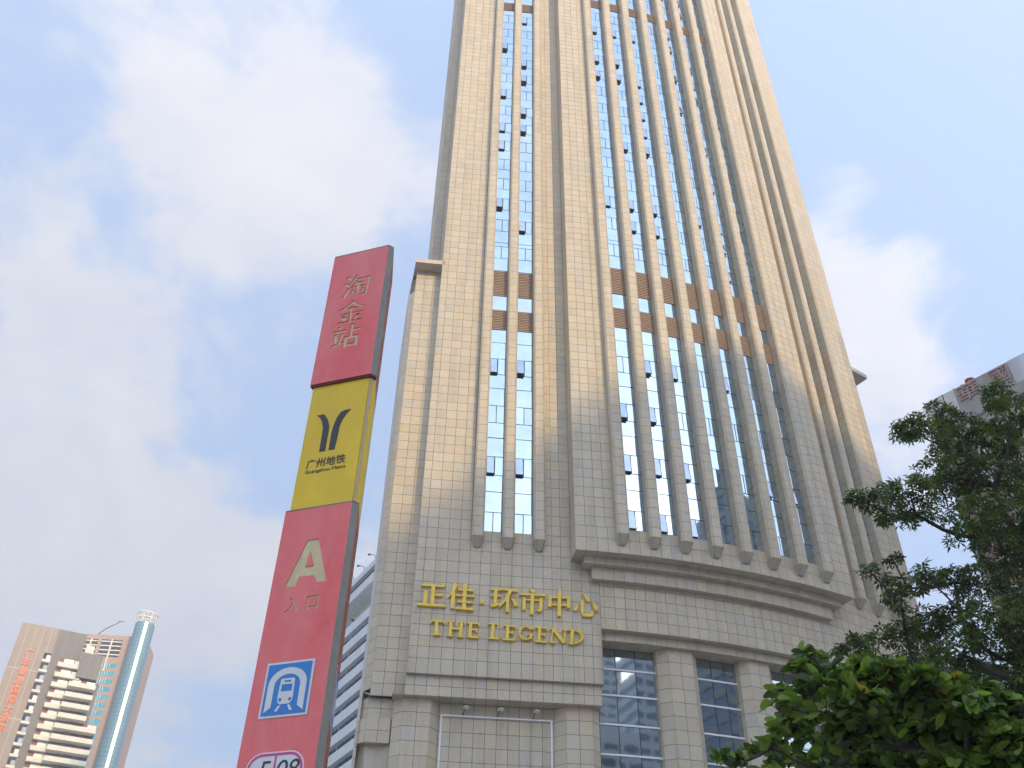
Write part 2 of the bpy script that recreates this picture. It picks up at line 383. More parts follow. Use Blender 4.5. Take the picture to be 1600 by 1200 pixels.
def bandmat(name, base, jz=1.0, jw=.06):
    def ex(nt, geo, col):
        sp = N(nt, 'ShaderNodeSeparateXYZ'); nt.links.new(geo.outputs['Position'], sp.inputs[0])
        fr = mathn(nt, 'FRACT', mathn(nt, 'DIVIDE', sp.outputs[2], jz)); g2 = mathn(nt, 'GREATER_THAN', fr, jw)
        mr = N(nt, 'ShaderNodeMapRange'); nt.links.new(g2, mr.inputs[0]); mr.inputs[3].default_value = .4; mr.inputs[4].default_value = 1
        mx = N(nt, 'ShaderNodeMix', data_type='RGBA', blend_type='MULTIPLY'); mx.inputs[0].default_value = 1
        nt.links.new(col, mx.inputs[6]); nt.links.new(mr.outputs[0], mx.inputs[7]); return mx.outputs[2]
    return mat(name, base, .6, extra=ex, noise=.05, nscale=.5)
b = MB(); zc0, zc1 = W(0, 0, .28), W(0, 0, 52.1)
b.prism([W(u, v, .28) for u, v in ((-2.0, 1.5), (-.3, 1.5), (-.3, 8), (-2.4, 8), (-2.4, 1.9))], zc1 - zc0)
b.prism([W(u, v, .28) for u, v in ((-1.05, 1.35), (1.7, 1.35), (1.7, 1.48), (-1.05, 1.48))], W(0, 0, 20.4) - zc0)
b.build('wing_core', [MT['stone']], tower, tint=(.5, .43, .34))
rear = bandmat('rear_cladding', (.58, .51, .42), .8)
eR = fac(34.75, 0)
loop_wall('rear_wall', [(-1.40, 2.5), (-1.40, 34), (10, 40), (26, 38), (eR[0] + 4, eR[1] + 26), (eR[0] + .5, eR[1] + 1), eR][::-1], .27, ZTOP, rear)
loop_wall('wing_wall', [(-2.45, 1.4), (-2.6, 3.5), (-3.1, 10.8), (-3.4, 23)][::-1], .27, 52.2, rear)
b = MB(); ring = [fac(-.27, -.1)] + [fac(s, -.1) for s in cols(8.6, S2, 2)] + [fac(34.7, -.1), (eR[0] + 4, eR[1] + 26), (26, 38), (10, 40), (-1.4, 34), (-1.4, 2.4)]
b.prism([W(u, v, ZTOP) for u, v in ring], Vector((0, 0, .5))); b.build('tower_roof', [MT['joint']], tower)

# --- pilasters
PROF = [(0, -.22), (0, .46), (.10, .56), (.60, .56), (.70, .46), (.70, -.22)]
def pilaster(s0, dw, jit):
    c = Clad(); Z0 = 29.67
    ZZ = [Z0] + [z + jit for z in ZU if z > 30.2]
    for (a, da), (e, de) in zip(PROF[:-1], PROF[1:]):
        for z0, z1 in zip(ZZ[:-1], ZZ[1:]):
            c.add((F(s0 + a, dw + da, z0), F(s0 + e, dw + de, z0), F(s0 + e, dw + de, z1), F(s0 + a, dw + da, z1)))
    LOW = [(.17, -.03), (.17, .06), (.22, .11), (.48, .11), (.53, .06), (.53, -.03)]; ZT = Z0 - .50
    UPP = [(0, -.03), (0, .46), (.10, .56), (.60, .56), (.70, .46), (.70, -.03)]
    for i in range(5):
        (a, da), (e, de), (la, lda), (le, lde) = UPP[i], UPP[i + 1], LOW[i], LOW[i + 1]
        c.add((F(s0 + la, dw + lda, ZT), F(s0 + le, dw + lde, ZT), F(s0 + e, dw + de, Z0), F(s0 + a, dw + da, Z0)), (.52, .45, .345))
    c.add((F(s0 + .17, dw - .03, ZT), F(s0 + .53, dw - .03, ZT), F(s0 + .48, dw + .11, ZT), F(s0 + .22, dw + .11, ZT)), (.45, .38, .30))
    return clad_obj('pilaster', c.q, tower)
PF = [2.76, 4.53, 6.34]
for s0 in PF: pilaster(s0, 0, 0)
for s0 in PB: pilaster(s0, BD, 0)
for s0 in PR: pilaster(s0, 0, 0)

# --- window strips
LOWER = []
for k in range(4): LOWER += [('split', 30.30 + 4.02 * k, 31.68 + 4.02 * k), ('pane', 31.68 + 4.02 * k, 33.12 + 4.02 * k), ('pane', 33.12 + 4.02 * k, 34.32 + 4.02 * k)]
SEQ = LOWER + [('brown', 46.38, 48.26), ('pane', 48.26, 49.64), ('brown', 49.64, 52.25), ('pane', 52.25, 53.58), ('split', 53.58, 54.84), ('pane', 54.84, 55.26), ('pane', 55.26, 56.55)]
z = 56.55
for k in range(13):
    SEQ.append(('split', z, z + 1.32)); SEQ.append(('pane', z + 1.32, z + 2.49)); z += 2.49
z = SEQ[-1][2]; SEQ[-1] = ('pane', SEQ[-1][1], 88.7)
SEQ.append(('brown', 88.7, 90.1)); z = 90.1
while z < ZTOP - 3: SEQ.append(('pane', z, z + 1.2)); SEQ.append(('split', z + 1.2, z + 2.5)); z += 2.5
SEQ.append(('pane', z, ZTOP - .2))
OPEN = {0: [1, 3, 6, 9, 10, 12, 15], 1: [1, 3, 5, 10, 11, 13, 14, 17], 2: [0, 1, 2, 6, 13, 14, 16], 3: [0, 1, 2, 3, 5, 6, 9, 13, 14, 16],
        4: [0, 1, 3, 5, 6, 9, 10, 11, 12, 13, 16], 5: [], 6: [3, 6, 12, 14, 16, 17, 19, 20], 7: [1, 4, 5, 6, 8, 10, 13, 14, 15, 18, 19], 8: [1, 4, 5, 10, 12, 14, 16, 18, 19, 20], 9: [2, 6, 9, 13], 10: [1, 4, 8, 12]}
strips = [(PF[0] + PW, PF[1], 0), (PF[1] + PW, PF[2], 0)] + [(PB[i] + PW, PB[i + 1], BD) for i in range(7)] + [(PR[0] + PW, PR[1], 0), (PR[1] + PW, PR[2], 0)]
panes = []   # (area, strip object, quad)
def pane_mesh(quads):
    V, Fc, MI = [], [], []
    for p in quads:
        n = (p[1] - p[0]).cross(p[3] - p[0]).normalized(); k = len(V); f = []
        for i in range(4):
            e1 = (p[(i + 1) % 4] - p[i]); e2 = (p[i - 1] - p[i])
            f.append(p[i] + e1 * (.032 / max(e1.length, .05)) + e2 * (.032 / max(e2.length, .05)))
        j = [random.uniform(-.010, .010) for _ in range(4)]; j[3] = j[0] + j[2] - j[1]
        f = [x + n * j[i] for i, x in enumerate(f)]
        V += f + [x - n * .03 for x in f] + [x - n * .03 for x in p]
        Fc += [(k, k + 1, k + 2, k + 3), (k + 8, k + 9, k + 10, k + 11)] + [(k + i, k + 4 + i, k + 4 + (i + 1) % 4, k + (i + 1) % 4) for i in range(4)]
        MI += [0, 1, 1, 1, 1, 1]
    return V, Fc, MI
def sash(s0, s1, z0, z1, d, strip, ang):
    b = MB(); h = (z1 - z0) * K; a = math.radians(ang)
    P = [F(s0 + .02, d + .04, z1 - .02), F(s1 - .02, d + .04, z1 - .02)]
    out = (F(s0, d + 1, z0) - F(s0, d, z0)).normalized(); dn = out * math.sin(a) - Vector((0, 0, 1)) * math.cos(a)
    n = out * math.cos(a) + Vector((0, 0, 1)) * math.sin(a)
    q = [P[0] + dn * h * .97, P[1] + dn * h * .97, P[1], P[0]]
    b.hexa([x - n * .06 for x in q], q, 1)
    e = (P[1] - P[0]).normalized() * .045; g = dn * .045
    b.poly([q[0] + e - g + n * .004, q[1] - e - g + n * .004, q[2] - e + g + n * .004, q[3] + e + g + n * .004], 0)
    b.poly([F(s0, d, z0), F(s1, d, z0), F(s1, d, z1), F(s0, d, z1)], 2)
    # stay arms and the sill rail under the open sash
    m0 = F(s0 + .03, d + .01, z0 + .02); m1 = F(s1 - .03, d + .01, z0 + .02)
    b.box(m0, m1 - m0, out * .07, Vector((0, 0, .05)), 1)
    b.tube([F(s0 + .04, d, z0 + .45), q[0] + e], .012, 4, 1); b.tube([F(s1 - .04, d, z0 + .45), q[1] - e], .012, 4, 1)
    b.build('vent_sash', [MT['sash'], MT['frame'], MT['dark']], strip)
for ci, (a, e, dw) in enumerate(strips):
    d = dw - .13
    b = MB(); b.poly([F(a, d - .09, 30.2), F(e, d - .09, 30.2), F(e, d - .09, ZTOP), F(a, d - .09, ZTOP)])
    b.poly([F(a, d - .09, 30.302), F(a, dw, 30.302), F(e, dw, 30.302), F(e, d - .09, 30.302)][::-1])
    strip = b.build('window_strip', [MT['frame']], tower)
    ks = 0
    for kind, z0, z1 in SEQ:
        if kind == 'brown':
            b = MB(); n = max(3, round((z1 - z0) / .16)); hh = (z1 - z0) / n
            b.poly([F(a, d, z0), F(e, d, z0), F(e, d, z1), F(a, d, z1)])
            for i in range(n):
                q = z0 + hh * i; b.hexa([F(a + .01, d, q + .02), F(e - .01, d, q + .02), F(e - .01, d + .05, q + .01), F(a + .01, d + .05, q + .01)], [F(a + .01, d, q + hh * .75), F(e - .01, d, q + hh * .75), F(e - .01, d + .025, q + hh * .75), F(a + .01, d + .025, q + hh * .75)])
            b.build('louvre_panel', [MT['brown']], strip); continue
        if kind == 'pane': L = [(a, e)]
        else:
            m = a + (e - a) * .5; L = [(a, m), (m, e)]
            if ks in OPEN[ci]: sash(a, m, z0, z1, d, strip, random.choice((4, 6, 8, 10))); L = [(m, e)]
            ks += 1
        for x0, x1 in L:
            q = (F(x0, d, z0), F(x1, d, z0), F(x1, d, z1), F(x0, d, z1)); panes.append((shown((q, 0)), strip, q))
panes.sort(key=lambda t: t[0], reverse=True)
rest = {}
for i, (a_, st, q) in enumerate(panes):
    if i < 300:
        V, Fc, MI = pane_mesh([q]); attach(mesh_obj('pane', V, Fc, [MT['glass'], MT['frame']], None, MI), st)
    else: rest.setdefault(st.name, (st, []))[1].append(q)
for st, qs in rest.values():
    V, Fc, MI = pane_mesh(qs); o = mesh_obj('window_panes', V, Fc, [MT['glass'], MT['frame']], None, MI); o.parent = st; o['kind'] = 'stuff'

# --- lobby glazing and its piers
def pier(pts, zj, name='pier'):
    c = Clad()
    for (P0, P1), n in zip(zip(pts[:-1], pts[1:]), (1, 2, 1)):
        for i in range(n):
            A0 = (P0[0] + (P1[0] - P0[0]) * i / n, P0[1] + (P1[1] - P0[1]) * i / n); A1 = (P0[0] + (P1[0] - P0[0]) * (i + 1) / n, P0[1] + (P1[1] - P0[1]) * (i + 1) / n)
            for z0, z1 in zip(zj[:-1], zj[1:]): c.add((W(*A0, z0), W(*A1, z0), W(*A1, z1), W(*A0, z1)))
    return c
ZC = [.27] + rows(1.0, 24.22, .74)
for s0, s1, f0, f1 in ((13.58, 16.01, 14.14, 15.58), (18.72, 20.92, 19.17, 20.50)):
    c = pier([fac(s0, -1.1), fac(f0, -.69), fac(f1, -.69), fac(s1, -1.1)], ZC)
    c.strip(fac(s0 - .02, -1.46), fac(s0, -1.1), ZC); c.strip(fac(s1, -1.1), fac(s1 + .02, -1.46), ZC)
    clad_obj('pier', c.q, tower)
ZQ = [.27] + rows(.8, 20.48, .74)
for pts in ([(-.80, 1.10), (-.28, .66), (1.13, .66), (1.60, 1.18)], [(7.59, 1.18), (8.17, .63), (9.56, .63), (10.0, 1.05)]):
    c = pier(pts, ZQ)
    if pts[0][0] > 5:
        zr = W(0, 0, 20.05).z; c.q = [(p, (.545, .43, .285) if max(v.z for v in p) > zr else t) for p, t in c.q]
    clad_obj('pier', c.q, tower)
ZT_ = [24.22, 23.02, 21.56, 19.98, 18.40, 16.82, 15.24, 13.66, 12.08, 10.5, 8.92, 7.34, 5.76, 4.18, 2.6, .3]
for s0, s1, ms in ((10.14, 13.60, [10.14, 11.22, 12.40, 13.60]), (16.0, 18.72, [16.0, 17.1, 17.95, 18.72]), (20.90, 24.60, [20.9, 22.1, 23.3, 24.6])):
    b = MB(); J = cols(s0, s1, .9)
    for a, c in zip(J[:-1], J[1:]): b.poly([F(a, -1.60, .27), F(c, -1.60, .27), F(c, -1.60, 24.22), F(a, -1.60, 24.22)])
    cw = b.build('curtain_wall', [MT['frame']], tower)
    for zi, (z1, z0) in enumerate(zip(ZT_[:-1], ZT_[1:])):
        for a, c in zip(ms[:-1], ms[1:]):
            V, Fc, MI = pane_mesh([(F(a, -1.46, z0), F(c, -1.46, z0), F(c, -1.46, z1), F(a, -1.46, z1))])
            o = mesh_obj('pane', V, Fc, [MT['lobby'], MT['frame']], None, MI); o.parent = cw
        if zi < len(ZT_) - 2:
            b = MB()
            for a, c in zip(ms[:-1], ms[1:]):
                b.hexa([F(a, -1.47, z0 - .045), F(c, -1.47, z0 - .045), F(c, -1.38, z0 - .045), F(a, -1.38, z0 - .045)][::-1], [F(a, -1.47, z0 + .045), F(c, -1.47, z0 + .045), F(c, -1.38, z0 + .045), F(a, -1.38, z0 + .045)][::-1])
            o = b.build('transom', [MT['whitebar']]); o.parent = cw
# --- poster frame on the panel wall
b = MB(); t = .055
P = lambda u, z, v=1.12: W(u, v, z)
for (u0, z0, u1, z1) in ((1.68, 19.80, 7.52, 19.88), (1.68, 9.0, 1.76, 19.80), (7.44, 9.0, 7.52, 19.80), (1.68, 8.92, 7.52, 9.0)):
    b.box(W(u0, 1.10, z0), W(u1, 1.10, z0) - W(u0, 1.10, z0), W(u0, 1.19, z0) - W(u0, 1.10, z0), W(u0, 1.10, z1) - W(u0, 1.10, z0))
b.build('poster_frame', [MT['whitebar']], tower)
# --- spot lamps over the frame
for i, (u, pos) in enumerate(((2.95, 'nearest the wing'), (4.76, 'in the middle of three'), (6.62, 'nearest the glazed corner'))):
    t = thing('spot_lamp', ('small white spotlight over the poster frame, ' + pos), 'lamp', W(u, .75, 20.02), 'spotlights over the poster frame')
    b = MB(); c0 = W(u, .55, 20.08)
    for k in range(10):
        a0, a1 = 2 * math.pi * k / 10, 2 * math.pi * (k + 1) / 10
        r = lambda an, q, zz: c0 + TU * (q * math.cos(an)) + TV * (q * math.sin(an)) + Vector((0, 0, zz))
        b.poly([r(a0, .24, 0), r(a1, .24, 0), r(a1, .10, .10), r(a0, .10, .10)]); b.poly([r(a0, .24, 0), r(a0, .0, .03), r(a1, .24, 0)])
    b.poly([c0 + TU * (.1 * math.cos(k * .628)) + TV * (.1 * math.sin(k * .628)) + Vector((0, 0, .1)) for k in range(10)])
    b.build('lamp_head', [MT['lampwhite']], t)
    b = MB(); b.tube([W(u, .56, 20.16), W(u - .06, .9, 20.1), W(u - .12, 1.2, 19.90)], .025, 6); b.build('arm', [MT['black']], t)

# ================================================================== gold lettering on the wall
def on_wall(px, py, d):
    "point of the lettered wall seen at a photo pixel"
    r = ray(px, py); o = TV * (K * (DIST - d)); t = ((o - CAM).dot(TV)) / r.dot(TV); return CAM + r * t
gold = thing('gold_sign', 'raised gold Chinese and English name lettering on the granite wall', 'sign', W(5, 0, 23.2))
class Glyph:
    def __init__(s, x0, y0, sc): s.x0, s.y0, s.sc = x0, y0, sc; s.b = MB(); s.k = 0
    def P(s, x, y): return on_wall(s.x0 + x * s.sc, s.y0 + y * s.sc, .13)
    def poly(s, pts):
        w = [s.P(*p) for p in pts]
        nrm = sum(((w[i] - w[0]).cross(w[(i + 1) % len(w)] - w[0]) for i in range(len(w))), Vector())
        if nrm.dot(TV) > 0: w = w[::-1]
        s.k += 1; off = -TV * (.004 * s.k)
        cen = sum(w, Vector()) / len(w)
        back = TV * (.20 + .004 * s.k)
        # front face slightly smaller: a rounded edge
        fr = [p + (cen - p).normalized() * min(.035, (cen - p).length * .3) + off - TV * .035 for p in w]
        base = [p + off for p in w]; n = len(s.b.v); k = len(w)
        s.b.v += fr + base + [p + back for p in base]
        s.b.f.append(tuple(range(n, n + k))); s.b.m.append(0)
        for i in range(k):
            j = (i + 1) % k
            s.b.f.append((n + k + i, n + k + j, n + j, n + i)); s.b.m.append(0)
            s.b.f.append((n + 2 * k + i, n + 2 * k + j, n + k + j, n + k + i)); s.b.m.append(0)
    def line(s, x0, y0, x1, y1, w):
        l = math.hypot(x1 - x0, y1 - y0); nx, ny = -(y1 - y0) / l * w / 2, (x1 - x0) / l * w / 2
        s.poly([(x0 + nx, y0 + ny), (x1 + nx, y1 + ny), (x1 - nx, y1 - ny), (x0 - nx, y0 - ny)])
    def arc(s, cx, cy, rx, ry, ix, iy, a0, a1, n):
        for i in range(n):
            t0, t1 = math.radians(a0 + (a1 - a0) * i / n), math.radians(a0 + (a1 - a0) * (i + 1) / n)
            s.poly([(cx + rx * math.cos(t0), cy - ry * math.sin(t0)), (cx + rx * math.cos(t1), cy - ry * math.sin(t1)), (cx + ix * math.cos(t1), cy - iy * math.sin(t1)), (cx + ix * math.cos(t0), cy - iy * math.sin(t0))])
    def done(s): return s.b.build('letter', [MT['gold']], gold)
ZA_, ZB_, ZC_ = (640, 860, .1), (740, 890, .125), (660, 840, .1875)
GL = [
 (ZA_, 'l190,537,552,562,30 p490,530,525,512,558,565 l372,548,355,850,62 l395,697,525,707,28 p470,692,505,676,528,706 l260,625,235,842,62 l118,842,565,874,32'),
 (ZA_, 'p690,505,758,525,718,628,600,750,590,740,655,640 l685,640,668,910,58 l868,525,850,905,60 l755,613,1000,632,26 p945,612,970,592,1002,630 l720,700,1018,722,26 p965,706,988,686,1020,722 l750,801,990,822,26 p945,806,965,788,992,820 l715,903,1005,927,30 p950,906,975,886,1008,926'),
 (ZA_, 'p1137,770,1160,780,1170,805,1160,830,1137,840,1113,830,1103,805,1113,780'),
 (ZB_, 'l218,246,350,255,20 l218,326,352,332,18 l281,240,265,435,44 p210,442,232,472,345,438,352,414,300,428 l325,243,552,272,22 p505,250,525,235,552,272 p440,262,482,275,402,402,320,478,308,470,380,388 l426,300,422,535,40 p455,352,505,378,547,420,545,455,525,466,505,455,488,400'),
 (ZB_, 'p692,246,745,243,772,270,760,296,733,302,715,275 l572,305,900,326,20 p845,315,872,294,900,326 l737,300,725,565,44 l634,350,626,510,40 l650,378,850,390,18 l846,355,837,515,44 p775,505,852,498,848,528,815,534,795,528'),
 (ZB_, 'l958,320,950,470,42 l970,350,1180,356,18 l1190,328,1185,486,44 l970,440,1170,450,18 l1075,252,1070,588,44'),
 (ZB_, 'p1308,415,1306,470,1290,515,1265,524,1247,508,1285,460 l1356,382,1358,545,38 p1338,535,1362,580,1400,592,1480,592,1502,568,1495,535,1475,502,1466,545,1385,550 p1362,305,1412,330,1447,370,1442,400,1418,407,1400,370 p1478,402,1525,430,1552,470,1546,515,1520,520,1500,470'),
 (ZC_, 'l120,692,114,806,30 l72,692,186,702,14 l74,690,70,716,10 l185,700,180,722,10 l90,806,154,811,12'),
 (ZC_, 'l240,700,229,816,27 l328,708,313,823,27 l236,757,322,764,12 l215,698,266,703,11 l304,706,352,711,11 l203,816,258,821,11 l288,823,342,828,11'),
 (ZC_, 'l405,712,396,826,27 l375,709,470,718,12 l400,767,450,772,11 l372,826,470,835,13 l467,714,469,740,9 l451,757,447,788,9 l472,804,466,836,9'),
 (ZC_, 'l590,722,582,838,27 l550,717,626,724,11 l550,836,642,845,13 l657,810,641,846,9'),
 (ZC_, 'l712,735,705,846,27 l678,732,775,742,12 l708,790,754,795,11 l670,847,771,855,13 l774,738,773,764,9 l756,779,751,812,9 l775,826,769,857,9'),
 (ZC_, 'a863,797,64,60,40,48,32,325,14 l905,812,899,850,24 l878,810,924,814,10 l915,742,917,768,9'),
 (ZC_, 'l978,752,970,866,27 l942,747,1040,757,12 l972,806,1020,812,11 l938,863,1040,873,13 l1038,753,1039,780,9 l1022,796,1018,828,9 l1043,846,1037,874,9'),
 (ZC_, 'l1086,764,1076,872,12 p1072,760,1108,764,1186,862,1182,884,1166,882 l1190,770,1181,880,12 l1066,760,1108,765,11 l1168,768,1214,773,11 l1062,872,1108,877,11'),
 (ZC_, 'l1250,772,1240,884,27 l1218,768,1262,772,11 l1216,884,1262,888,11 a1258,830,90,60,60,48,86,-88,12'),
]
for (x0, y0, scl), desc in GL:
    g_ = Glyph(x0, y0, scl)
    for tok in desc.split():
        v = [float(t) for t in tok[1:].split(',')]
        if tok[0] == 'l': g_.line(*v)
        elif tok[0] == 'a': g_.arc(*v[:8], int(v[8]))
        else: g_.poly(list(zip(v[::2], v[1::2])))
    g_.done()

# ================================================================== metro totem (three-sided column)
SD = 7.0                                                    # metres from the camera to its left front edge
def pt_at(px, py, dist):
    r = ray(px, py); t = dist / math.hypot(r.x, r.y); return CAM + r * t
TL = pt_at(523.5, 401.7, SD)
fa = math.radians(107.8); FD = Vector((math.sin(fa), math.cos(fa), 0)); FN = Vector((math.sin(fa + math.pi / 2), math.cos(fa + math.pi / 2), 0))
if FN.dot(CAM - TL) < 0: FN = -FN
sa = math.radians(-7.0); SDIR = Vector((math.sin(sa), math.cos(sa), 0)); ca = math.radians(52)
CD = Vector((math.sin(ca), math.cos(ca), 0))
WF, WS, WC = .600, .492, .062
Pl = Vector((TL.x, TL.y, 0)); Pf = Pl + FD * WF; Pc = Pf + CD * WC; Pb = Pc + SDIR * WS
Plb = Pl + FD * .03 + SDIR * .06
ZTOPS = TL.z
def on_front(px, py, off=0.):
    r = ray(px, py); o = Pl + FN * off; t = (o - CAM).dot(FN) / r.dot(FN); p = CAM + r * t; return ((p - Pl).dot(FD), p.z)
z2 = on_front(483.5, 602)[1]; z3 = on_front(446.7, 799)[1]
def FP(a, z, off=0.): return Pl + FD * a + FN * off + Vector((0, 0, z))
totem = thing('metro_totem', 'red and yellow three sided metro station totem with Chinese lettering', 'sign', (Pl + FD * .3 + SDIR * .2))
def weather(name, base, fade, amt, sc_):
    def ex(nt, geo, col):
        n = N(nt, 'ShaderNodeTexNoise'); n.inputs['Scale'].default_value = sc_; n.inputs['Detail'].default_value = 8; n.inputs['Roughness'].default_value = .65
        mp = N(nt, 'ShaderNodeMapping'); mp.inputs['Scale'].default_value = (1, 1, .35); nt.links.new(geo.outputs['Position'], mp.inputs[0]); nt.links.new(mp.outputs[0], n.inputs['Vector'])
        mr = N(nt, 'ShaderNodeMapRange'); nt.links.new(n.outputs['Fac'], mr.inputs[0]); mr.inputs[1].default_value = .38; mr.inputs[2].default_value = .75; mr.inputs[3].default_value = 0; mr.inputs[4].default_value = amt
        mx = N(nt, 'ShaderNodeMix', data_type='RGBA'); nt.links.new(mr.outputs[0], mx.inputs[0]); nt.links.new(col, mx.inputs[6]); mx.inputs[7].default_value = (*fade, 1); return mx.outputs[2]
    return mat(name, base, .42, extra=ex, noise=.05, nscale=9, streak=.10)
MT['red'] = weather('faded_red_enamel', (.86, .115, .11), (.86, .37, .31), .48, 2.6)
MT['yellow'] = weather('dirty_yellow_enamel', (.86, .56, .006), (.45, .29, .02), .42, 2.2)
MT['grey'] = mat('grey_corner_trim', (.27, .25, .20), .5, noise=.15, nscale=6)
MT['tan'] = mat('tan_letter_backing', (.70, .56, .30), .5, noise=.15, nscale=12)
MT['maroon'] = mat('maroon_trim', (.11, .018, .024), .5)
MT['cream'] = mat('cream_side', (.52, .42, .30), .55, noise=.15, nscale=8)
MT['blue'] = mat('blue_enamel', (.03, .21, .55), .35, noise=.05)
MT['white'] = mat('white_print', (.72, .70, .68), .4, noise=.05)
MT['pink'] = mat('magenta_print', (.62, .06, .22), .4)
MT['ink'] = mat('dark_print', (.045, .035, .035), .5)
# glyph outlines as holes in the front panel
def text_splines(body, offset=0.0, shear=0.0):
    c = bpy.data.curves.new('glyphs', 'FONT'); c.body = body; c.align_x = 'CENTER'; c.align_y = 'CENTER'; c.shear = shear; c.resolution_u = 3
    o = bpy.data.objects.new('glyphs', c); COL.objects.link(o)
    bpy.context.view_layer.update()
    for x in bpy.context.selected_objects: x.select_set(False)
    o.select_set(True); bpy.context.view_layer.objects.active = o
    bpy.ops.object.convert(target='CURVE'); out = []
    for sp in o.data.splines:
        pts = []
        bp = sp.bezier_points; n = len(bp)
        for i in range(n):
            p0, p1 = bp[i], bp[(i + 1) % n]; a, b_, c_, d_ = p0.co, p0.handle_right, p1.handle_left, p1.co
            straight = (b_ - a).cross(d_ - a).length < 1e-5 and (c_ - a).cross(d_ - a).length < 1e-5
            m = 1 if straight else 4
            for k in range(m):
                t = k / m; q = a * (1 - t) ** 3 + b_ * 3 * t * (1 - t) ** 2 + c_ * 3 * t * t * (1 - t) + d_ * t ** 3; pts.append((q.x, q.y))
        if len(pts) > 2: out.append(pts)
    bpy.data.objects.remove(o)
    if offset and out:
        area = lambda l: sum(l[i][0] * l[(i + 1) % len(l)][1] - l[(i + 1) % len(l)][0] * l[i][1] for i in range(len(l))) / 2
        sg = 1 if max((area(l) for l in out), key=abs) > 0 else -1
        out = [[p for i, p in enumerate(l) if math.hypot(p[0] - l[i - 1][0], p[1] - l[i - 1][1]) > .004] for l in out]
        def grow(l, off):
            m = []
            for i in range(len(l)):
                a, c, e = l[i - 1], l[i], l[(i + 1) % len(l)]; u = Vector((c[0] - a[0], c[1] - a[1])).normalized(); v = Vector((e[0] - c[0], e[1] - c[1])).normalized()
                n1, n2 = Vector((u.y, -u.x)), Vector((v.y, -v.x)); n = n1 + n2
                n = n / max(n.length_squared / 2, .55) if n.length > 1e-3 else n1
                m.append((c[0] + n.x * off * sg, c[1] + n.y * off * sg))
            return m
        def cross(A, B, same):
            ccw = lambda p, q, r: (q[0] - p[0]) * (r[1] - p[1]) - (q[1] - p[1]) * (r[0] - p[0]); na, nb_ = len(A), len(B)
            for i in range(na):
                for j in range(i + 2 if same else 0, nb_):
                    if same and (i == j or (j + 1) % nb_ == i or (i + 1) % na == j): continue
                    p, q, r, t = A[i], A[(i + 1) % na], B[j], B[(j + 1) % nb_]
                    if ccw(p, q, r) * ccw(p, q, t) < 0 and ccw(r, t, p) * ccw(r, t, q) < 0: return True
            return False
        res = []
        for l in out:
            off = offset
            while off > .002:
                m = grow(l, off)
                if not cross(m, m, True) and not any(cross(m, r, False) for r in res): break
                off *= .75
            else: m = l
            res.append(m)
        out = res
    return out
def filled(loops, depth, name, m, parent, frame_off, flip=False):
    "2-D loops in (a,z) of the totem front, even-odd filled and extruded, front face at frame_off"
    c = bpy.data.curves.new(name, 'CURVE'); c.dimensions = '2D'; c.fill_mode = 'BOTH'; c.extrude = depth / 2
    for lp in loops:
        sp = c.splines.new('POLY'); sp.points.add(len(lp) - 1); sp.use_cyclic_u = True
        for p, q in zip(sp.points, lp): p.co = (q[0], q[1], 0, 1)
    o = bpy.data.objects.new(name, c); COL.objects.link(o); bpy.context.view_layer.update()
    me = bpy.data.meshes.new_from_object(o.evaluated_get(bpy.context.evaluated_depsgraph_get())); bpy.data.objects.remove(o)
    me.transform(Matrix((FD, Vector((0, 0, 1)), FN)).transposed().to_4x4())
    me.transform(Matrix.Translation(Pl + FN * (frame_off - depth / 2)))
    me.materials.clear(); me.materials.append(m); me.name = name
    ob = bpy.data.objects.new(name, me); COL.objects.link(ob); return attach(ob, parent)
def place(loops, a, z, h, w=None):
    xs = [p[0] for l in loops for p in l]; ys = [p[1] for l in loops for p in l]
    cx, cy = (min(xs) + max(xs)) / 2, (min(ys) + max(ys)) / 2; k = h / (max(ys) - min(ys)); kx = k if w is None else w / (max(xs) - min(xs))
    return [[(a + (x - cx) * kx, z + (y - cy) * k) for x, y in l] for l in loops]
rectl = lambda a0, z0, a1, z1: [(a0, z0), (a1, z0), (a1, z1), (a0, z1)]
zp = lambda x0, y0, s_, pts: [on_front(x0 + a * s_, y0 + b_ * s_) for a, b_ in pts]
def body(z0, z1, m, name, inset):
    b = MB(); n = FN * (-.004 - inset)
    o1, o2, o3, o4, o5 = Pl + n + FD * inset, Pf + n - FD * inset, Pc - CD.cross(Vector((0, 0, 1))) * 0 + SDIR * (.012 + inset), Pb - SDIR * inset, Plb + SDIR * inset
    b.prism([p + Vector((0, 0, z0)) for p in (o1, o2, o3, o4, o5)], (0, 0, z1 - z0)); return b.build(name, [m], totem)
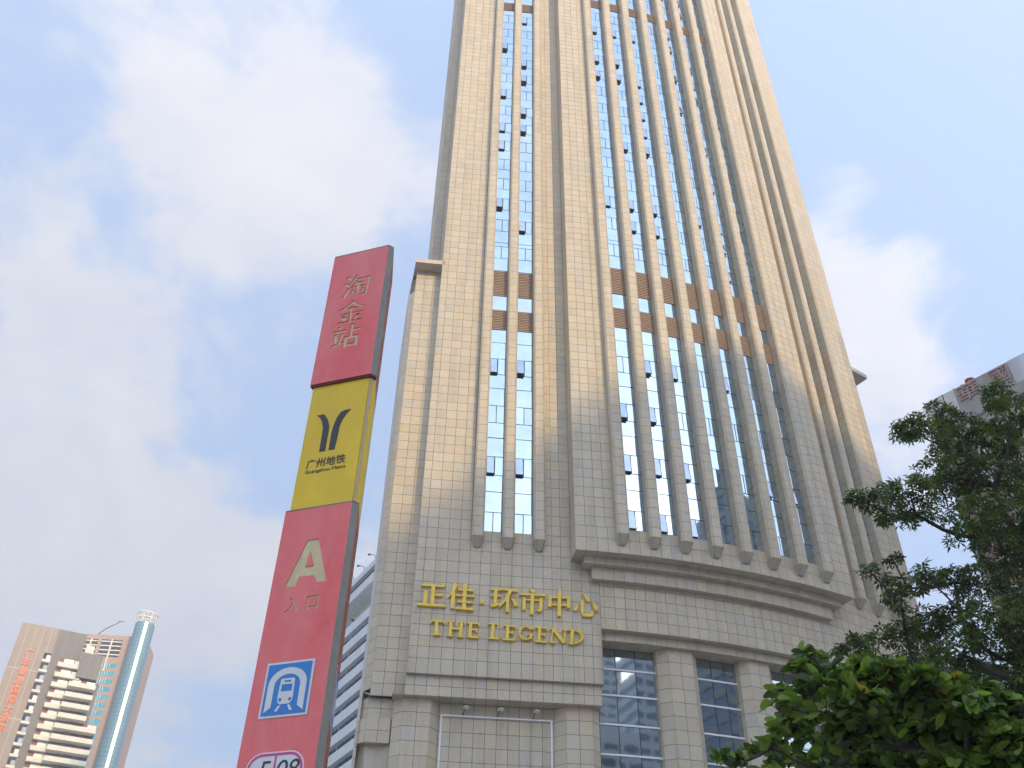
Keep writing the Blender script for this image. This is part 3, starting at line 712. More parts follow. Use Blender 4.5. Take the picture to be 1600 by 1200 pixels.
# upper red box
def red_box(z0, z1, holes, name):
    backing = body(z0 + .012, z1 - .012, MT['tan'], name + '_body', .004)
    pn = filled([rectl(0, z0, WF, z1)] + holes, .007, name + '_front', MT['red'], totem, 0)
    b = MB(); q = [Pf, Pc]; nn = Vector((0, 0, 1))
    b.prism([Pf + Vector((0, 0, z0)), Pc + Vector((0, 0, z0)), Pc - FD * .02 + SDIR * .01 + Vector((0, 0, z0)), Pf - FN * .02 + Vector((0, 0, z0))], (0, 0, z1 - z0)); b.build('corner_trim', [MT['grey']], totem)
    b = MB(); so = SDIR.cross(nn); so = so if so.dot(FD) > 0 else -so
    b.prism([Pc + Vector((0, 0, z0)), Pb + Vector((0, 0, z0)), Pb - so * .014 + Vector((0, 0, z0)), Pc - so * .014 + Vector((0, 0, z0))], (0, 0, z1 - z0)); b.build('side_panel', [MT['red']], totem)
    b = MB(); b.prism([p + Vector((0, 0, z1 - .012)) for p in (Pl, Pf, Pc, Pb, Plb)], (0, 0, .014)); b.build('top_plate', [MT['grey']], totem)
    b = MB()
    for zz, sh in ((z0 - .022, .0),):
        b.prism([p + Vector((0, 0, zz)) for p in (Pl - FN * .008, Pf - FN * .008, Pc - so * .008, Pb, Plb)], (0, 0, .034))
    b.build('base_trim', [MT['maroon']], totem)
X3 = (500, 370, .20833)
hs = []
for ch, (px, py), (ptop, pbot) in (('淘', (268, 365), (290, 445)), ('金', (235, 555), (480, 635)), ('站', (193, 745), (665, 830))):
    a, z = zp(*X3, [(px, py)])[0]; h = on_front(500 + px * .20833, 370 + ptop * .20833)[1] - on_front(500 + px * .20833, 370 + pbot * .20833)[1]
    hs += place(text_splines(ch, .021), a, z, h * 1.03, .285)
red_box(z2, ZTOPS, hs, 'name_panel')
X6 = (430, 780, 1 / 6)
def A_glyph():
    out = zp(*X6, [(305, 382), (408, 368), (478, 765), (385, 778), (365, 712), (225, 725), (185, 815), (85, 825)])
    inn = zp(*X6, [(325, 490), (357, 618), (282, 632)])
    return [out, inn]
ru = place(text_splines('入', .018), *zp(*X6, [(162, 990)])[0], .125, .12); ko = place(text_splines('口', .022), *zp(*X6, [(348, 968)])[0], .115, .10)
red_box(0.06, z3, A_glyph() + ru + ko, 'entrance_panel')
body(z3, z2 - .022, MT['yellow'], 'logo_panel', .022)
yo = -.026
b = MB(); so = SDIR.cross(Vector((0, 0, 1))); so = so if so.dot(FD) > 0 else -so
b.prism([p + Vector((0, 0, z3 + .003)) for p in (Pc - so * .03, Pb - so * .03, Pb - so * .05, Pc - so * .05)], (0, 0, z2 - z3 - .03)); b.build('side_strip', [MT['cream']], totem)
def on_y(x0, y0, s_, pts): return [on_front(x0 + a * s_, y0 + b_ * s_, yo) for a, b_ in pts]
X4 = (430, 580, .18330)
filled([on_y(*X4, [(358, 380), (418, 368), (448, 408), (462, 470), (452, 530), (425, 680), (375, 688), (400, 540), (408, 480), (400, 430), (383, 400)])], .004, 'logo_stroke', MT['ink'], totem, yo + .004)
filled([on_y(*X4, [(455, 672), (482, 520), (500, 460), (528, 395), (560, 350), (600, 330), (648, 322), (610, 360), (578, 405), (548, 470), (535, 540), (505, 665)])], .004, 'logo_stroke', MT['ink'], totem, yo + .004)
c0 = on_y(*X4, [(432, 770)])[0]; filled(place(text_splines('广州地铁', .012), *c0, .095, .365), .003, 'logo_text', MT['ink'], totem, yo + .003)
c0 = on_y(*X4, [(426, 840)])[0]; filled(place(text_splines('Guangzhou Metro', .004), *c0, .046, .375), .003, 'logo_text', MT['ink'], totem, yo + .003)
X5 = (370, 1000, 1 / 6)
ic = zp(*X5, [(295, 228), (740, 172), (660, 700), (203, 745)])
a0 = sum(p[0] for p in (ic[0], ic[3])) / 2; a1 = sum(p[0] for p in (ic[1], ic[2])) / 2; zt = (ic[0][1] + ic[1][1]) / 2; zb = (ic[2][1] + ic[3][1]) / 2
filled([rectl(a0, zb, a1, zt)], .006, 'icon_plate', MT['white'], totem, .006)
filled([rectl(a0 + .017, zb + .017, a1 - .017, zt - .017)], .003, 'icon_field', MT['blue'], totem, .009)
iw, ih = a1 - a0, zt - zb
def IU(pts): return [(a0 + iw * x, zb + ih * y) for x, y in pts]
arch = [(.05 + .05, .09), (.23, .18), (.23, .56)] + [(.5 - .27 * math.cos(math.radians(t)), .56 + .20 * math.sin(math.radians(t))) for t in range(15, 180, 15)] + [(.77, .56), (.77, .18), (.90, .09), (.90, .58)] + [(.5 + .40 * math.cos(math.radians(t)), .58 + .30 * math.sin(math.radians(t))) for t in range(12, 180, 12)] + [(.10, .58)]
filled([IU(arch)], .003, 'icon_arch', MT['white'], totem, .012)
circ = lambda cx, cy, r: [(cx + r * math.cos(t * .5236), cy + r * math.sin(t * .5236)) for t in range(12)]
train = [(.35, .27), (.40, .22), (.60, .22), (.65, .27), (.66, .36), (.645, .66), (.63, .68), (.37, .68), (.355, .66), (.34, .36)]
filled([IU(train), IU([(.385, .445), (.615, .445), (.61, .575), (.39, .575)]), IU([(.43, .61), (.57, .61), (.57, .645), (.43, .645)]), IU(circ(.40, .30, .034)), IU(circ(.60, .30, .034))], .003, 'icon_train', MT['white'], totem, .012)
filled([IU([(.38, .20), (.43, .20), (.375, .10), (.315, .10)])], .003, 'icon_rail', MT['white'], totem, .012)
filled([IU([(.57, .20), (.62, .20), (.685, .10), (.625, .10)])], .003, 'icon_rail', MT['white'], totem, .012)
# station number plate
nt_, nl, nr = on_front(370 + 480 / 6, 1000 + 1038 / 6), on_front(370 + 88 / 6, 1200), on_front(370 + 640 / 6, 1000 + 1140 / 6)
ph = .235; pa0, pa1 = on_front(370 + 85 / 6, 1000 + 1200 / 6)[0], on_front(370 + 635 / 6, 1000 + 1150 / 6)[0]; pz1 = nt_[1]; pz0 = pz1 - ph
def pill(e):
    r = ph / 2 - e; cz = (pz0 + pz1) / 2; l, r_x = pa0 + ph / 2, pa1 - ph / 2
    return [(r_x + r * math.sin(math.radians(t)), cz + r * math.cos(math.radians(t))) for t in range(0, 181, 15)] + [(l - r * math.sin(math.radians(t)), cz - r * math.cos(math.radians(t))) for t in range(0, 181, 15)]
filled([pill(0)], .004, 'number_plate', MT['white'], totem, .004)
filled([pill(.010), pill(.027)], .002, 'number_ring', MT['pink'], totem, .006)
dv = pa0 + (pa1 - pa0) * .50
filled([rectl(dv - .007, pz0 + .02, dv + .007, pz1 - .02)], .002, 'number_divider', MT['pink'], totem, .0065)
for ch, aa in (('5', .33), ('0', .635), ('8', .83)):
    filled(place(text_splines(ch, 0, .15), pa0 + (pa1 - pa0) * aa, (pz0 + pz1) / 2 - .005, .125, .085), .002, 'digit', MT['ink'], totem, .0065)
# the same pictogram plate on the right-hand side
def SP(q, z, off): return Pc + SDIR * (WS * q) + so * off + Vector((0, 0, z))
zs1, zs0 = zt - .02, zb - .02
for (q0, q1, e0_, e1_, m, off) in ((.12, .88, zs0, zs1, 'white', .004), (.155, .845, zs0 + .02, zs1 - .02, 'blue', .006), (.28, .36, zs0 + .06, zs1 - .14, 'white', .008), (.64, .72, zs0 + .06, zs1 - .14, 'white', .008), (.28, .72, zs1 - .14, zs1 - .09, 'white', .008), (.43, .57, zs0 + .11, zs1 - .18, 'white', .008)):
    b = MB(); b.box(SP(q0, e0_, 0), SDIR * (WS * (q1 - q0)), so * off, Vector((0, 0, e1_ - e0_))); b.build('side_pictogram', [MT[m]], totem)
b = MB(); b.prism([p + Vector((0, 0, 0)) for p in (Pl - FD * .06 + FN * .06, Pf + FD * .06 + FN * .06, Pc + FD * .08, Pb + FD * .06 + SDIR * .08, Plb - FD * .06 + SDIR * .08)], (0, 0, .07)); b.build('plinth', [MT['grey']], totem)

# ================================================================== other buildings
UPZ = Vector((0, 0, 1))
class Plane:
    "vertical facade plane through the point seen at a pixel, at a given horizontal distance, running along a bearing"
    def __init__(s, px, py, dist, bearing):
        p = pt_at(px, py, dist); s.o = Vector((p.x, p.y, 0)); s.ztop = p.z
        t = math.radians(bearing); s.t = Vector((math.sin(t), math.cos(t), 0)); s.n = Vector((s.t.y, -s.t.x, 0))
        if s.n.dot(CAM - s.o) < 0: s.n = -s.n
    def az(s, px, py, off=0):
        r = ray(px, py); o = s.o + s.n * off; k = (o - CAM).dot(s.n) / r.dot(s.n); p = CAM + r * k; return (p - s.o).dot(s.t), p.z
    def P(s, a, z, off=0): return s.o + s.t * a + s.n * off + UPZ * z
    def box(s, b, a0, a1, z0, z1, d0, d1, mi=0):
        b.box(s.P(a0, z0, d0), s.t * (a1 - a0), s.n * (d1 - d0), UPZ * (z1 - z0), mi)
    def part(s, name, m, parent, *boxes):
        b = MB()
        for q in boxes: s.box(b, *q)
        return b.build(name, [m] if not isinstance(m, list) else m, parent)
MT['winglass'] = mat('window_glass', (.16, .19, .22), .08, metal=.7, noise=.2, nscale=.4)
MT['winpale'] = mat('curtained_glass', (.52, .52, .50), .25, noise=.15, nscale=.7)
MT['creamwall'] = mat('cream_plaster', (.70, .66, .54), .7, noise=.06, nscale=.6, streak=.1)
MT['brick'] = mat('red_brown_tile', (.25, .105, .075), .7, noise=.15, nscale=.8)
def grooves(name, base, line, t, step, w, zstep=None):
    "tile faces with pale vertical joints every step metres along direction t"
    def ex(nt, geo, col):
        dp = N(nt, 'ShaderNodeVectorMath', operation='DOT_PRODUCT'); nt.links.new(geo.outputs['Position'], dp.inputs[0]); dp.inputs[1].default_value = t
        fr = mathn(nt, 'FRACT', mathn(nt, 'DIVIDE', dp.outputs['Value'], step)); g1 = mathn(nt, 'LESS_THAN', fr, w)
        if zstep:
            sp = N(nt, 'ShaderNodeSeparateXYZ'); nt.links.new(geo.outputs['Position'], sp.inputs[0])
            g2 = mathn(nt, 'LESS_THAN', mathn(nt, 'FRACT', mathn(nt, 'DIVIDE', sp.outputs[2], zstep[0])), zstep[1]); g1 = mathn(nt, 'MAXIMUM', g1, g2)
        mx = N(nt, 'ShaderNodeMix', data_type='RGBA'); nt.links.new(g1, mx.inputs[0]); nt.links.new(col, mx.inputs[6]); mx.inputs[7].default_value = (*line, 1); return mx.outputs[2]
    return mat(name, base, .65, extra=ex, noise=.10, nscale=.25, streak=.12)
def text_on(pl, body, a, z, h, w, m, parent, name, off=.15, rot=0, offset=.01):
    lp = place(text_splines(body, offset), 0, 0, h, w)
    c = bpy.data.curves.new(name, 'CURVE'); c.dimensions = '2D'; c.fill_mode = 'BOTH'; c.extrude = .08
    for l in lp:
        sp = c.splines.new('POLY'); sp.points.add(len(l) - 1); sp.use_cyclic_u = True
        for p, q in zip(sp.points, l): p.co = (q[0], q[1], 0, 1)
    o = bpy.data.objects.new(name, c); COL.objects.link(o); bpy.context.view_layer.update()
    me = bpy.data.meshes.new_from_object(o.evaluated_get(bpy.context.evaluated_depsgraph_get())); bpy.data.objects.remove(o)
    tt = pl.t if pl.t.cross(UPZ).dot(pl.n) > 0 else -pl.t
    me.transform(Matrix((tt, UPZ, pl.n)).transposed().to_4x4()); me.transform(Matrix.Translation(pl.P(a, z, off)))
    me.materials.clear(); me.materials.append(m); me.name = name
    ob = bpy.data.objects.new(name, me); COL.objects.link(ob); return attach(ob, parent)

# ---- brown hotel far left
p1 = Plane(36, 971.6, 280, 64)
hb = thing('hotel_block', 'brown tiled hotel block with cream balcony slabs and glowing red characters', 'building', p1.P(8, 0, -8))
m_b1 = grooves('brown_tile_pale_joints', (.34, .265, .21), (.48, .42, .35), p1.t, 2.1, .07, (13.0, .02))
m_b2 = grooves('grey_brown_tile', (.20, .178, .155), (.29, .26, .23), p1.t, 2.4, .05)
zt1 = p1.ztop; aR = p1.az(137, 989.6)[0]; aM = p1.az(94, 982)[0]
p1.part('wall', m_b1, hb, (0, aR, 0, zt1, -24, 0))
p1.part('grey_wall', m_b2, hb, (aM, aR + .1, 0, zt1 - .05, -12, .06))
nz0 = p1.az(74, 1026)[1]; fl = (nz0 - p1.az(17, 1190)[1]) / 10
an = p1.az(74, 1026)[0]
nwin = int((nz0 - 6) / fl)
for i in range(nwin):
    z = nz0 - fl * i
    w = p1.part('window', MT['dark'], hb, (an - 1.0, an + 1.0, z - .9, z + 1.0, -.3, .03))
    p1.part('pane', MT['winpale'] if i in (0, 4, 5, 9) else MT['winglass'], w, (an - .2, an + .8, z - .8, z + .4, -.3, .06))
    p1.part('sill', MT['creamwall'], w, (an - 1.05, an + 1.05, z - 1.6, z - .9, -.3, .35))
b0a, b0z = p1.az(110, 1040.6, 1.2)
nb = int((b0z - 6) / fl)
for i in range(nb):
    z = b0z - fl * i
    bay_ = p1.part('balcony', MT['creamwall'], hb, (b0a - 3.3, b0a + 3.2, z - .6, z + .6, -.5, 1.4))
    p1.part('recess', MT['brick'], bay_, (b0a - 3.1, b0a + 3.2, z + .6, z + fl - .6, -.5, .12))
    p1.part('pane', MT['winpale'], bay_, (b0a - 1.9, b0a + .6, z + .65, z + fl - .75, -.5, .18))
    p1.part('pane', MT['winglass'], bay_, (b0a + .8, b0a + 2.2, z + .65, z + fl - .75, -.5, .18))
# stepped grey block to the right with wide balconies
q0a, q0z = p1.az(130, 1019, 2); q1a = p1.az(163, 1024, 2)[0]; qb = p1.az(118, 1057, 2)[1]
p1.part('upper_block', m_b2, hb, (q0a, q1a, qb, q0z, -16, 2.0))
p1.part('roof_tank', MT['creamwall'], hb, (q0a + .4, q0a + 2.6, q0z, q0z + 2.6, -4, 1.0))
p1.part('lower_block', m_b2, hb, (aR, q1a + 1.0, 0, qb, -16, -.6))
c0a, c0z = p1.az(132, 1072, 3.4)
widths = [(q0a - 1.2, q1a + .2), (q0a - 1.4, q1a + .2), (q0a - 1.4, q1a + .2), (q0a - 1.4, q1a + .2)] + [(q0a - 1.5, q1a + 3.4)] * 4 + [(q0a - 1.8, q1a + 6.5)] * 40
for i in range(int((c0z - 6) / fl)):
    z = c0z - fl * i; w0, w1 = widths[i]
    ba = p1.part('balcony', MT['creamwall'], hb, (w0, w1, z - .62, z + .62, -.6, 3.6))
    p1.part('recess', MT['brick'], ba, (w0 + .2, w1 - .4, z + .62, z + fl - .62, -.6, 1.0))
    x = w0 + .8
    while x < w1 - 2.0:
        p1.part('pane', MT['winglass'], ba, (x, x + 2.2, z + .7, z + fl - .7, -.4, 1.06)); x += 3.7
redl = mat('neon_red', (.6, .15, .05), .5, emis=(1.0, .22, .06, .55))
for i, ch in enumerate('广东亚洲国际大酒店'):
    t_ = i / 8; a_, z_ = p1.az(46 + (2 - 46) * t_, 1019.5 + (1137 - 1019.5) * t_)
    text_on(p1, ch, a_, z_, 1.9, 1.9, redl, hb, 'character', .25, 0, -.008)

# ---- orange tower with teal glass cylinder behind it
p2 = Plane(200, 994, 380, 84)
m_or = mat('orange_tile', (.40, .285, .21), .65, noise=.06, nscale=.3); m_teal = mat('teal_glass', (.10, .36, .40), .12, metal=.55, noise=.2, nscale=.25)
ot = thing('apartment_tower', 'orange tower with teal window bands and a tall teal glass cylinder', 'building', p2.P(0, 0, -6))
zt2 = p2.ztop
aL2, aR2 = p2.az(120, 1000)[0], p2.az(200, 1000)[0] + 1
p2.part('wall', m_or, ot, (aL2, aR2, 0, zt2, -14, 0))
zg1, zg0 = p2.az(165, 999)[1] , p2.az(165, 1026)[1]
for (x0, x1) in ((132, 152), (158, 191)):
    g0, g1 = p2.az(x0, 1005)[0], p2.az(x1, 1005)[0]
    gr = p2.part('roof_grille', MT['dark'], ot, (g0, g1, zg0, zg1, -1, .05))
    for k in range(4): zz = zg0 + (zg1 - zg0) * (k + .5) / 4; p2.part('bar', MT['creamwall'], gr, (g0, g1, zz - .22, zz + .22, -.5, .3))
    p2.part('bar', MT['creamwall'], gr, ((g0 + g1) / 2 - .25, (g0 + g1) / 2 + .25, zg0 - 6, zg1, -.5, .5))
zw = p2.az(172, 1040)[1]; st2 = (p2.az(172, 1040)[1] - p2.az(165, 1102)[1]) / 5
for k in range(int((zw - 5) / st2)):
    zz = zw - st2 * k
    wb = p2.part('window_band', m_teal, ot, (p2.az(140, 1050)[0], aR2 - 2.6, zz - st2 * .27, zz + st2 * .27, -.5, .06))
    for j in range(5): aa = p2.az(150, 1050)[0] + (aR2 - 4.6 - p2.az(150, 1050)[0]) * (j + .5) / 5; p2.part('mullion', MT['creamwall'], wb, (aa - .1, aa + .1, zz - st2 * .27, zz + st2 * .27, -.4, .12))
cc = p2.P(p2.az(222, 981, 6)[0], 0, 3.0); cr = 3.7; zcy = p2.az(222, 977, 3)[1]
def cylinder(c, r, z0, z1, seg, name, m, parent, smooth=False):
    b = MB()
    for k in range(seg):
        a0, a1 = 2 * math.pi * k / seg, 2 * math.pi * (k + 1) / seg
        q = lambda a, z: c + Vector((r * math.cos(a), r * math.sin(a), z)); b.poly([q(a0, z0), q(a1, z0), q(a1, z1), q(a0, z1)])
    b.poly([c + Vector((r * math.cos(2 * math.pi * k / seg), r * math.sin(2 * math.pi * k / seg), z1)) for k in range(seg)])
    return b.build(name, [m], parent, smooth)
cyl_m = grooves('teal_curtain_wall', (.16, .26, .28), (.32, .42, .42), Vector((0, 0, 1)), 1.6, .1)
for n_ in cyl_m.node_tree.nodes:
    if n_.type == 'BSDF_PRINCIPLED': n_.inputs['Metallic'].default_value = .35; n_.inputs['Roughness'].default_value = .3
cylinder(cc, cr, 0, zcy, 20, 'glass_cylinder', cyl_m, ot)
for hh, rr in ((2.2, cr * .98), (4.2, cr * 1.02)):
    b = MB(); b.tube([cc + Vector((rr * math.cos(k * .3142), rr * math.sin(k * .3142), zcy + hh)) for k in range(21)], .3, 5); b.build('crown_ring', [MT['creamwall']], ot)
for k in range(8):
    b = MB(); v = Vector((cr * math.cos(k * .7854), cr * math.sin(k * .7854), 0)); b.tube([cc + v + UPZ * zcy, cc + v + UPZ * (zcy + 4.3)], .18, 5)
    b.tube([cc + v + UPZ * (zcy + 4.2), cc + UPZ * (zcy + 3.4)], .12, 5); b.build('crown_post', [MT['creamwall']], ot)
p2b = Plane(234, 1008, 400, 84)
ar0, ar1 = p2b.az(205, 1008)[0], 0
p2b.part('rear_wing', m_or, ot, (ar0, ar1, 0, p2b.ztop, -10, 0))
for k in range(34):
    zz = p2b.az(222, 1078)[1] - 3.6 * k
    if zz > 8: p2b.part('pale_band', MT['creamwall'], ot, (ar1 - 5.5, ar1 - 1.2, zz - 1.0, zz + 1.0, -.5, .3))
b = MB(); bm = p2.P(p2.az(147, 991)[0], zt2, -2); b.tube([bm, bm + Vector((3.5, 0, 3.4)), bm + Vector((8.2, 0, 6.2))], [.22, .2, .14], 5); b.tube([bm + Vector((6.8, 0, 6.6)), bm + Vector((9.6, 0, 6.2))], .12, 5); b.build('roof_crane', [MT['frame']], ot)

# ---- white office slab between the totem and the tower
p3 = Plane(587.5, 871.7, 155, -30)
MT['whitewall'] = mat('white_plaster', (.70, .70, .68), .65, noise=.05, nscale=.4, streak=.12)
wbld = thing('office_slab', 'white office slab with dark ribbon windows and an overhanging top storey', 'building', p3.P(20, 0, -8))
zpt = p3.ztop; z_ = lambda y, x=586: p3.az(x, y)[1]
LEN = 27.0
p3.part('parapet', MT['whitewall'], wbld, (0, LEN, z_(880.8), zpt, -16, 0))
p3.part('window_band', MT['winglass'], wbld, (.6, LEN - .6, z_(891.3), z_(880.8), -15.5, -.8))
for j in range(14): p3.part('mullion', MT['brick'], wbld, (1 + j * 1.9, 1.2 + j * 1.9, z_(891.3), z_(880.8), -1, -.7))
p3.part('overhang', MT['whitewall'], wbld, (0, LEN, z_(903.8), z_(891.3), -16, 0))
p3.part('neck_wall', MT['creamwall'], wbld, (.5, 17, z_(944), z_(903.8), -14, -3.0))
for j in range(4): p3.part('window', MT['winglass'], wbld, (2.5 + j * 4, 4.6 + j * 4, z_(930), z_(912), -3.2, -2.9))
zb0 = z_(940); fh = 3.25
p3.part('wall', MT['winglass'], wbld, (-12, LEN + 2.0, 0, zb0 - .5, -16, -.9))
for k in range(int(zb0 / fh)):
    zz = zb0 - fh * k
    bd = p3.part('floor_band', MT['whitewall'], wbld, (-12.2, LEN + 2.2, zz - 1.75, zz, -16.2, 0))
    for j in range(16): p3.part('mullion', MT['whitewall'] if j % 4 == 0 else MT['frame'], bd, (-11 + j * 2.6, -10.82 + j * 2.6, zz - fh, zz - 1.75, -1.0, -.8))
for j in range(5):
    b = MB(); q = p3.P(1 + j * 5.0, zpt, -.3); b.tube([q, q + UPZ * 1.0, q + UPZ * 1.3 + p3.n * .9 + p3.t * .4], .06, 5); b.tube([q + UPZ * 1.2 + p3.n * .9 + p3.t * .4, q + UPZ * 1.1 + p3.n * 1.3 + p3.t * .5], [.16, .22], 6)
    b.build('roof_floodlight', [MT['frame']], wbld)
for j in range(4):
    b = MB(); q = p3.P(8 + j * 4.5, zb0, -.3); b.tube([q, q + UPZ * .7], .12, 5); b.tube([q + UPZ * .6, q + UPZ * .6 + p3.n * .5], .2, 6); b.build('ledge_floodlight', [MT['frame']], wbld)

# ---- grey block at the right behind the trees
p4 = Plane(1440, 631, 95, 140.5)
MT['greywall'] = mat('grey_render', (.35, .335, .305), .75, noise=.08, nscale=.7, streak=.15)
MT['tilebrown'] = mat('brown_wall_tile', (.30, .17, .12), .7, noise=.1, nscale=1)
MT['clearglass'] = mat('parapet_glass', (.55, .60, .66), .08, metal=.35, noise=.05)
gb = thing('apartment_block', 'grey apartment block with brown bay windows and glass roof parapet behind the trees', 'building', p4.P(10, 0, -6))
zt4 = p4.ztop; aa = lambda x, y, off=0: p4.az(x, y, off)
s0, s1 = aa(1488, 606)[0], aa(1570, 563)[0]
zb4 = aa(1492, 637)[1]
p4.part('roof_wall', MT['greywall'], gb, (s0, s1, zb4 - 4.5, zt4 - .1, -6, -.2))
for (x0, x1) in ((0, s0), (s1, s1 + 22)):
    x = x0; k = 0
    while x < x1 - .1:
        w = min(2.35, x1 - x); p4.part('parapet_pane', MT['clearglass'], gb, (x + .05, x + w - .05, zt4 - 3.2, zt4, -.32, -.28)); p4.part('parapet_post', MT['frame'], gb, (x + w - .05, x + w + .03, zt4 - 3.2, zt4 + .05, -.36, -.24)); x += w
p4.part('roof_slab', MT['greywall'], gb, (0, s1 + 26, zt4 - 4.6, zt4 - 3.2, -9, 0))
b = MB(); b.hexa([p4.P(s1 + .1, zt4 - 3.2, -5), p4.P(s1 + 5, zt4 - 3.2, -5), p4.P(s1 + 5, zt4 - 3.2, -1), p4.P(s1 + .1, zt4 - 3.2, -1)], [p4.P(s1 + .1, zt4 - .2, -5), p4.P(s1 + .8, zt4 - .2, -5), p4.P(s1 + .8, zt4 - .2, -1), p4.P(s1 + .1, zt4 - .2, -1)]); b.build('stair_head', [MT['creamwall']], gb)
p4.part('wall', MT['greywall'], gb, (0, s1 + 26, 0, zt4 - 4.6, -16, -.6))
for k in range(16):
    zz = zt4 - 9.5 - 3.1 * k
    if zz < 3: break
    for j in range(7):
        x = 1.6 + j * 4.6
        bw = MB(); zl, zh = zz - 1.5, zz + .3
        pr = [(x, -.7), (x + .8, .35), (x + 2.6, .35), (x + 3.4, -.7)]
        for q0, q1, mi in ((zl, zl + 1.1, 0),):
            bw.prism([p4.P(a_, q0, o_) for a_, o_ in pr], UPZ * 1.1)
        bo = bw.build('bay_window', [MT['tilebrown']], gb)
        bw = MB(); bw.prism([p4.P(a_, zl + 1.1, o_ * .95) for a_, o_ in pr], UPZ * 1.45); bw.build('pane', [MT['winglass']], bo)
        bw = MB()
        for a_, o_ in pr[1:3]: bw.box(p4.P(a_ - .06, zl + 1.1, o_ * .95 - .03), p4.t * .12, p4.n * .08, UPZ * 1.45)
        bw.box(p4.P(x + 1.65, zl + 1.1, .33), p4.t * .1, p4.n * .06, UPZ * 1.45); bw.build('frame', [MT['whitebar']], bo)
        bw = MB(); bw.prism([p4.P(a_, zl + 2.55, o_ + .12) for a_, o_ in pr], UPZ * .22); bw.build('hood', [MT['whitewall']], bo)
    p4.part('pier_strip', MT['tilebrown'], gb, (.9, 1.5, zz - 2.2, zz + .9, -.7, -.45))
fred = mat('faded_red_lettering', (.40, .27, .24), .7)
a_, zc_ = aa(1512, 610); text_on(p4, '華', a_, zc_, 2.2, 2.3, fred, gb, 'character', -.1, 0, -.006)
a_, zc_ = aa(1560, 586); text_on(p4, '國', a_, zc_, 2.0, 2.2, fred, gb, 'character', -.1, 0, -.006)
b = MB(); q = p4.P(*aa(1511, 598), -1); b.tube([q - UPZ * .8, q + UPZ * .5], .28, 8); b.tube([q + UPZ * .5, q + UPZ * .9], [.28, .55], 8); b.build('red_vent', [mat('red_vent_paint', (.45, .06, .06), .5)], gb)

# ---- buildings across the road, behind the camera: they shade the street and show in the glass
def slab_block(x0, x1, y0, y1, h, label, m, band, name):
    t = thing(name, label, 'building', ((x0 + x1) / 2, (y0 + y1) / 2, 0))
    b = MB(); b.box((x0, y0, 0), (x1 - x0, 0, 0), (0, y1 - y0, 0), (0, 0, h - 1.2)); b.build('wall', [MT['winglass']], t)
    k = 0
    while k * 3.6 < h - 1:
        b = MB(); b.box((x0 - .25, y0 - .25, k * 3.6), (x1 - x0 + .5, 0, 0), (0, y1 - y0 + .5, 0), (0, 0, band if (k + 1) * 3.6 < h - 1 else h - k * 3.6)); b.build('floor_band', [m], t); k += 1
    n = max(2, int((x1 - x0) / 4.5))
    for i in range(n + 1):
        b = MB(); xx = x0 + (x1 - x0) * i / n; b.box((xx - .45, y1 - .1, 0), (.9, 0, 0), (0, .30, 0), (0, 0, h - .05)); b.build('pier', [m], t)
slab_block(2, 95.0, -126, -100, 86.5, 'broad white ribbon window office block across the road', MT['whitewall'], 1.9, 'facing_office')
slab_block(95.6, 115.0, -124, -100, 110.8, 'narrow white office tower beside the broad ribbon window block', MT['whitewall'], 1.7, 'facing_tower')
slab_block(115.6, 154, -128, -100, 125.5, 'tall grey office tower at the far end of the facing row', MT['greywall'], 1.6, 'facing_high_rise')
slab_block(92, 136, -225, -200, 168, 'very tall pale tower rising behind the facing row', MT['whitewall'], 1.8, 'distant_tower')
slab_block(96, 122, -32, -4, 112, 'dark grey square tower standing by the side street', MT['greywall'], 1.5, 'corner_high_rise')

# ================================================================== trees
def leafmat(name, trans):
    m = bpy.data.materials.new(name); m.use_nodes = True; nt = m.node_tree; L = nt.links.new
    b = nt.nodes['Principled BSDF']; a = N(nt, 'ShaderNodeAttribute', attribute_name='tint'); L(a.outputs['Color'], b.inputs['Base Color'])
    b.inputs['Roughness'].default_value = .42; b.inputs['Specular IOR Level'].default_value = .4
    t = N(nt, 'ShaderNodeBsdfTranslucent'); hs = N(nt, 'ShaderNodeHueSaturation'); hs.inputs['Value'].default_value = 1.5; hs.inputs['Saturation'].default_value = 1.1
    L(a.outputs['Color'], hs.inputs['Color']); L(hs.outputs[0], t.inputs[0])
    mx = N(nt, 'ShaderNodeMixShader'); mx.inputs[0].default_value = trans; L(b.outputs[0], mx.inputs[1]); L(t.outputs[0], mx.inputs[2])
    L(mx.outputs[0], nt.nodes['Material Output'].inputs[0]); return m
MT['leafA'] = leafmat('dark_palmate_leaf', .3); MT['leafB'] = leafmat('orchid_tree_leaf', .42)
MT['bark'] = mat('bark', (.085, .065, .05), .9, noise=.3, nscale=12, bump=.4, bscale=30)
def palmate(rnd):
    V, Fc = [], []; n = rnd.choice((5, 6, 7))
    for k in range(n):
        an = math.radians(-125 + 250 * k / (n - 1)) + rnd.uniform(-.1, .1); l = .145 * (1 - .35 * abs(k - (n - 1) / 2) / ((n - 1) / 2)) * rnd.uniform(.85, 1.1); w = l * .16
        dr = rnd.uniform(.15, .55); d = Vector((math.cos(an), math.sin(an), 0)); p = Vector((-d.y, d.x, 0)); i = len(V)
        V += [d * .012, d * l * .5 + p * w - UPZ * l * dr * .35, d * l - UPZ * l * dr, d * l * .5 - p * w - UPZ * l * dr * .35, d * l * .52 - UPZ * (l * dr * .35 + w * .45)]
        Fc += [(i, i + 4, i + 1), (i + 4, i + 2, i + 1), (i, i + 3, i + 4), (i + 3, i + 2, i + 4)]
    return V, Fc
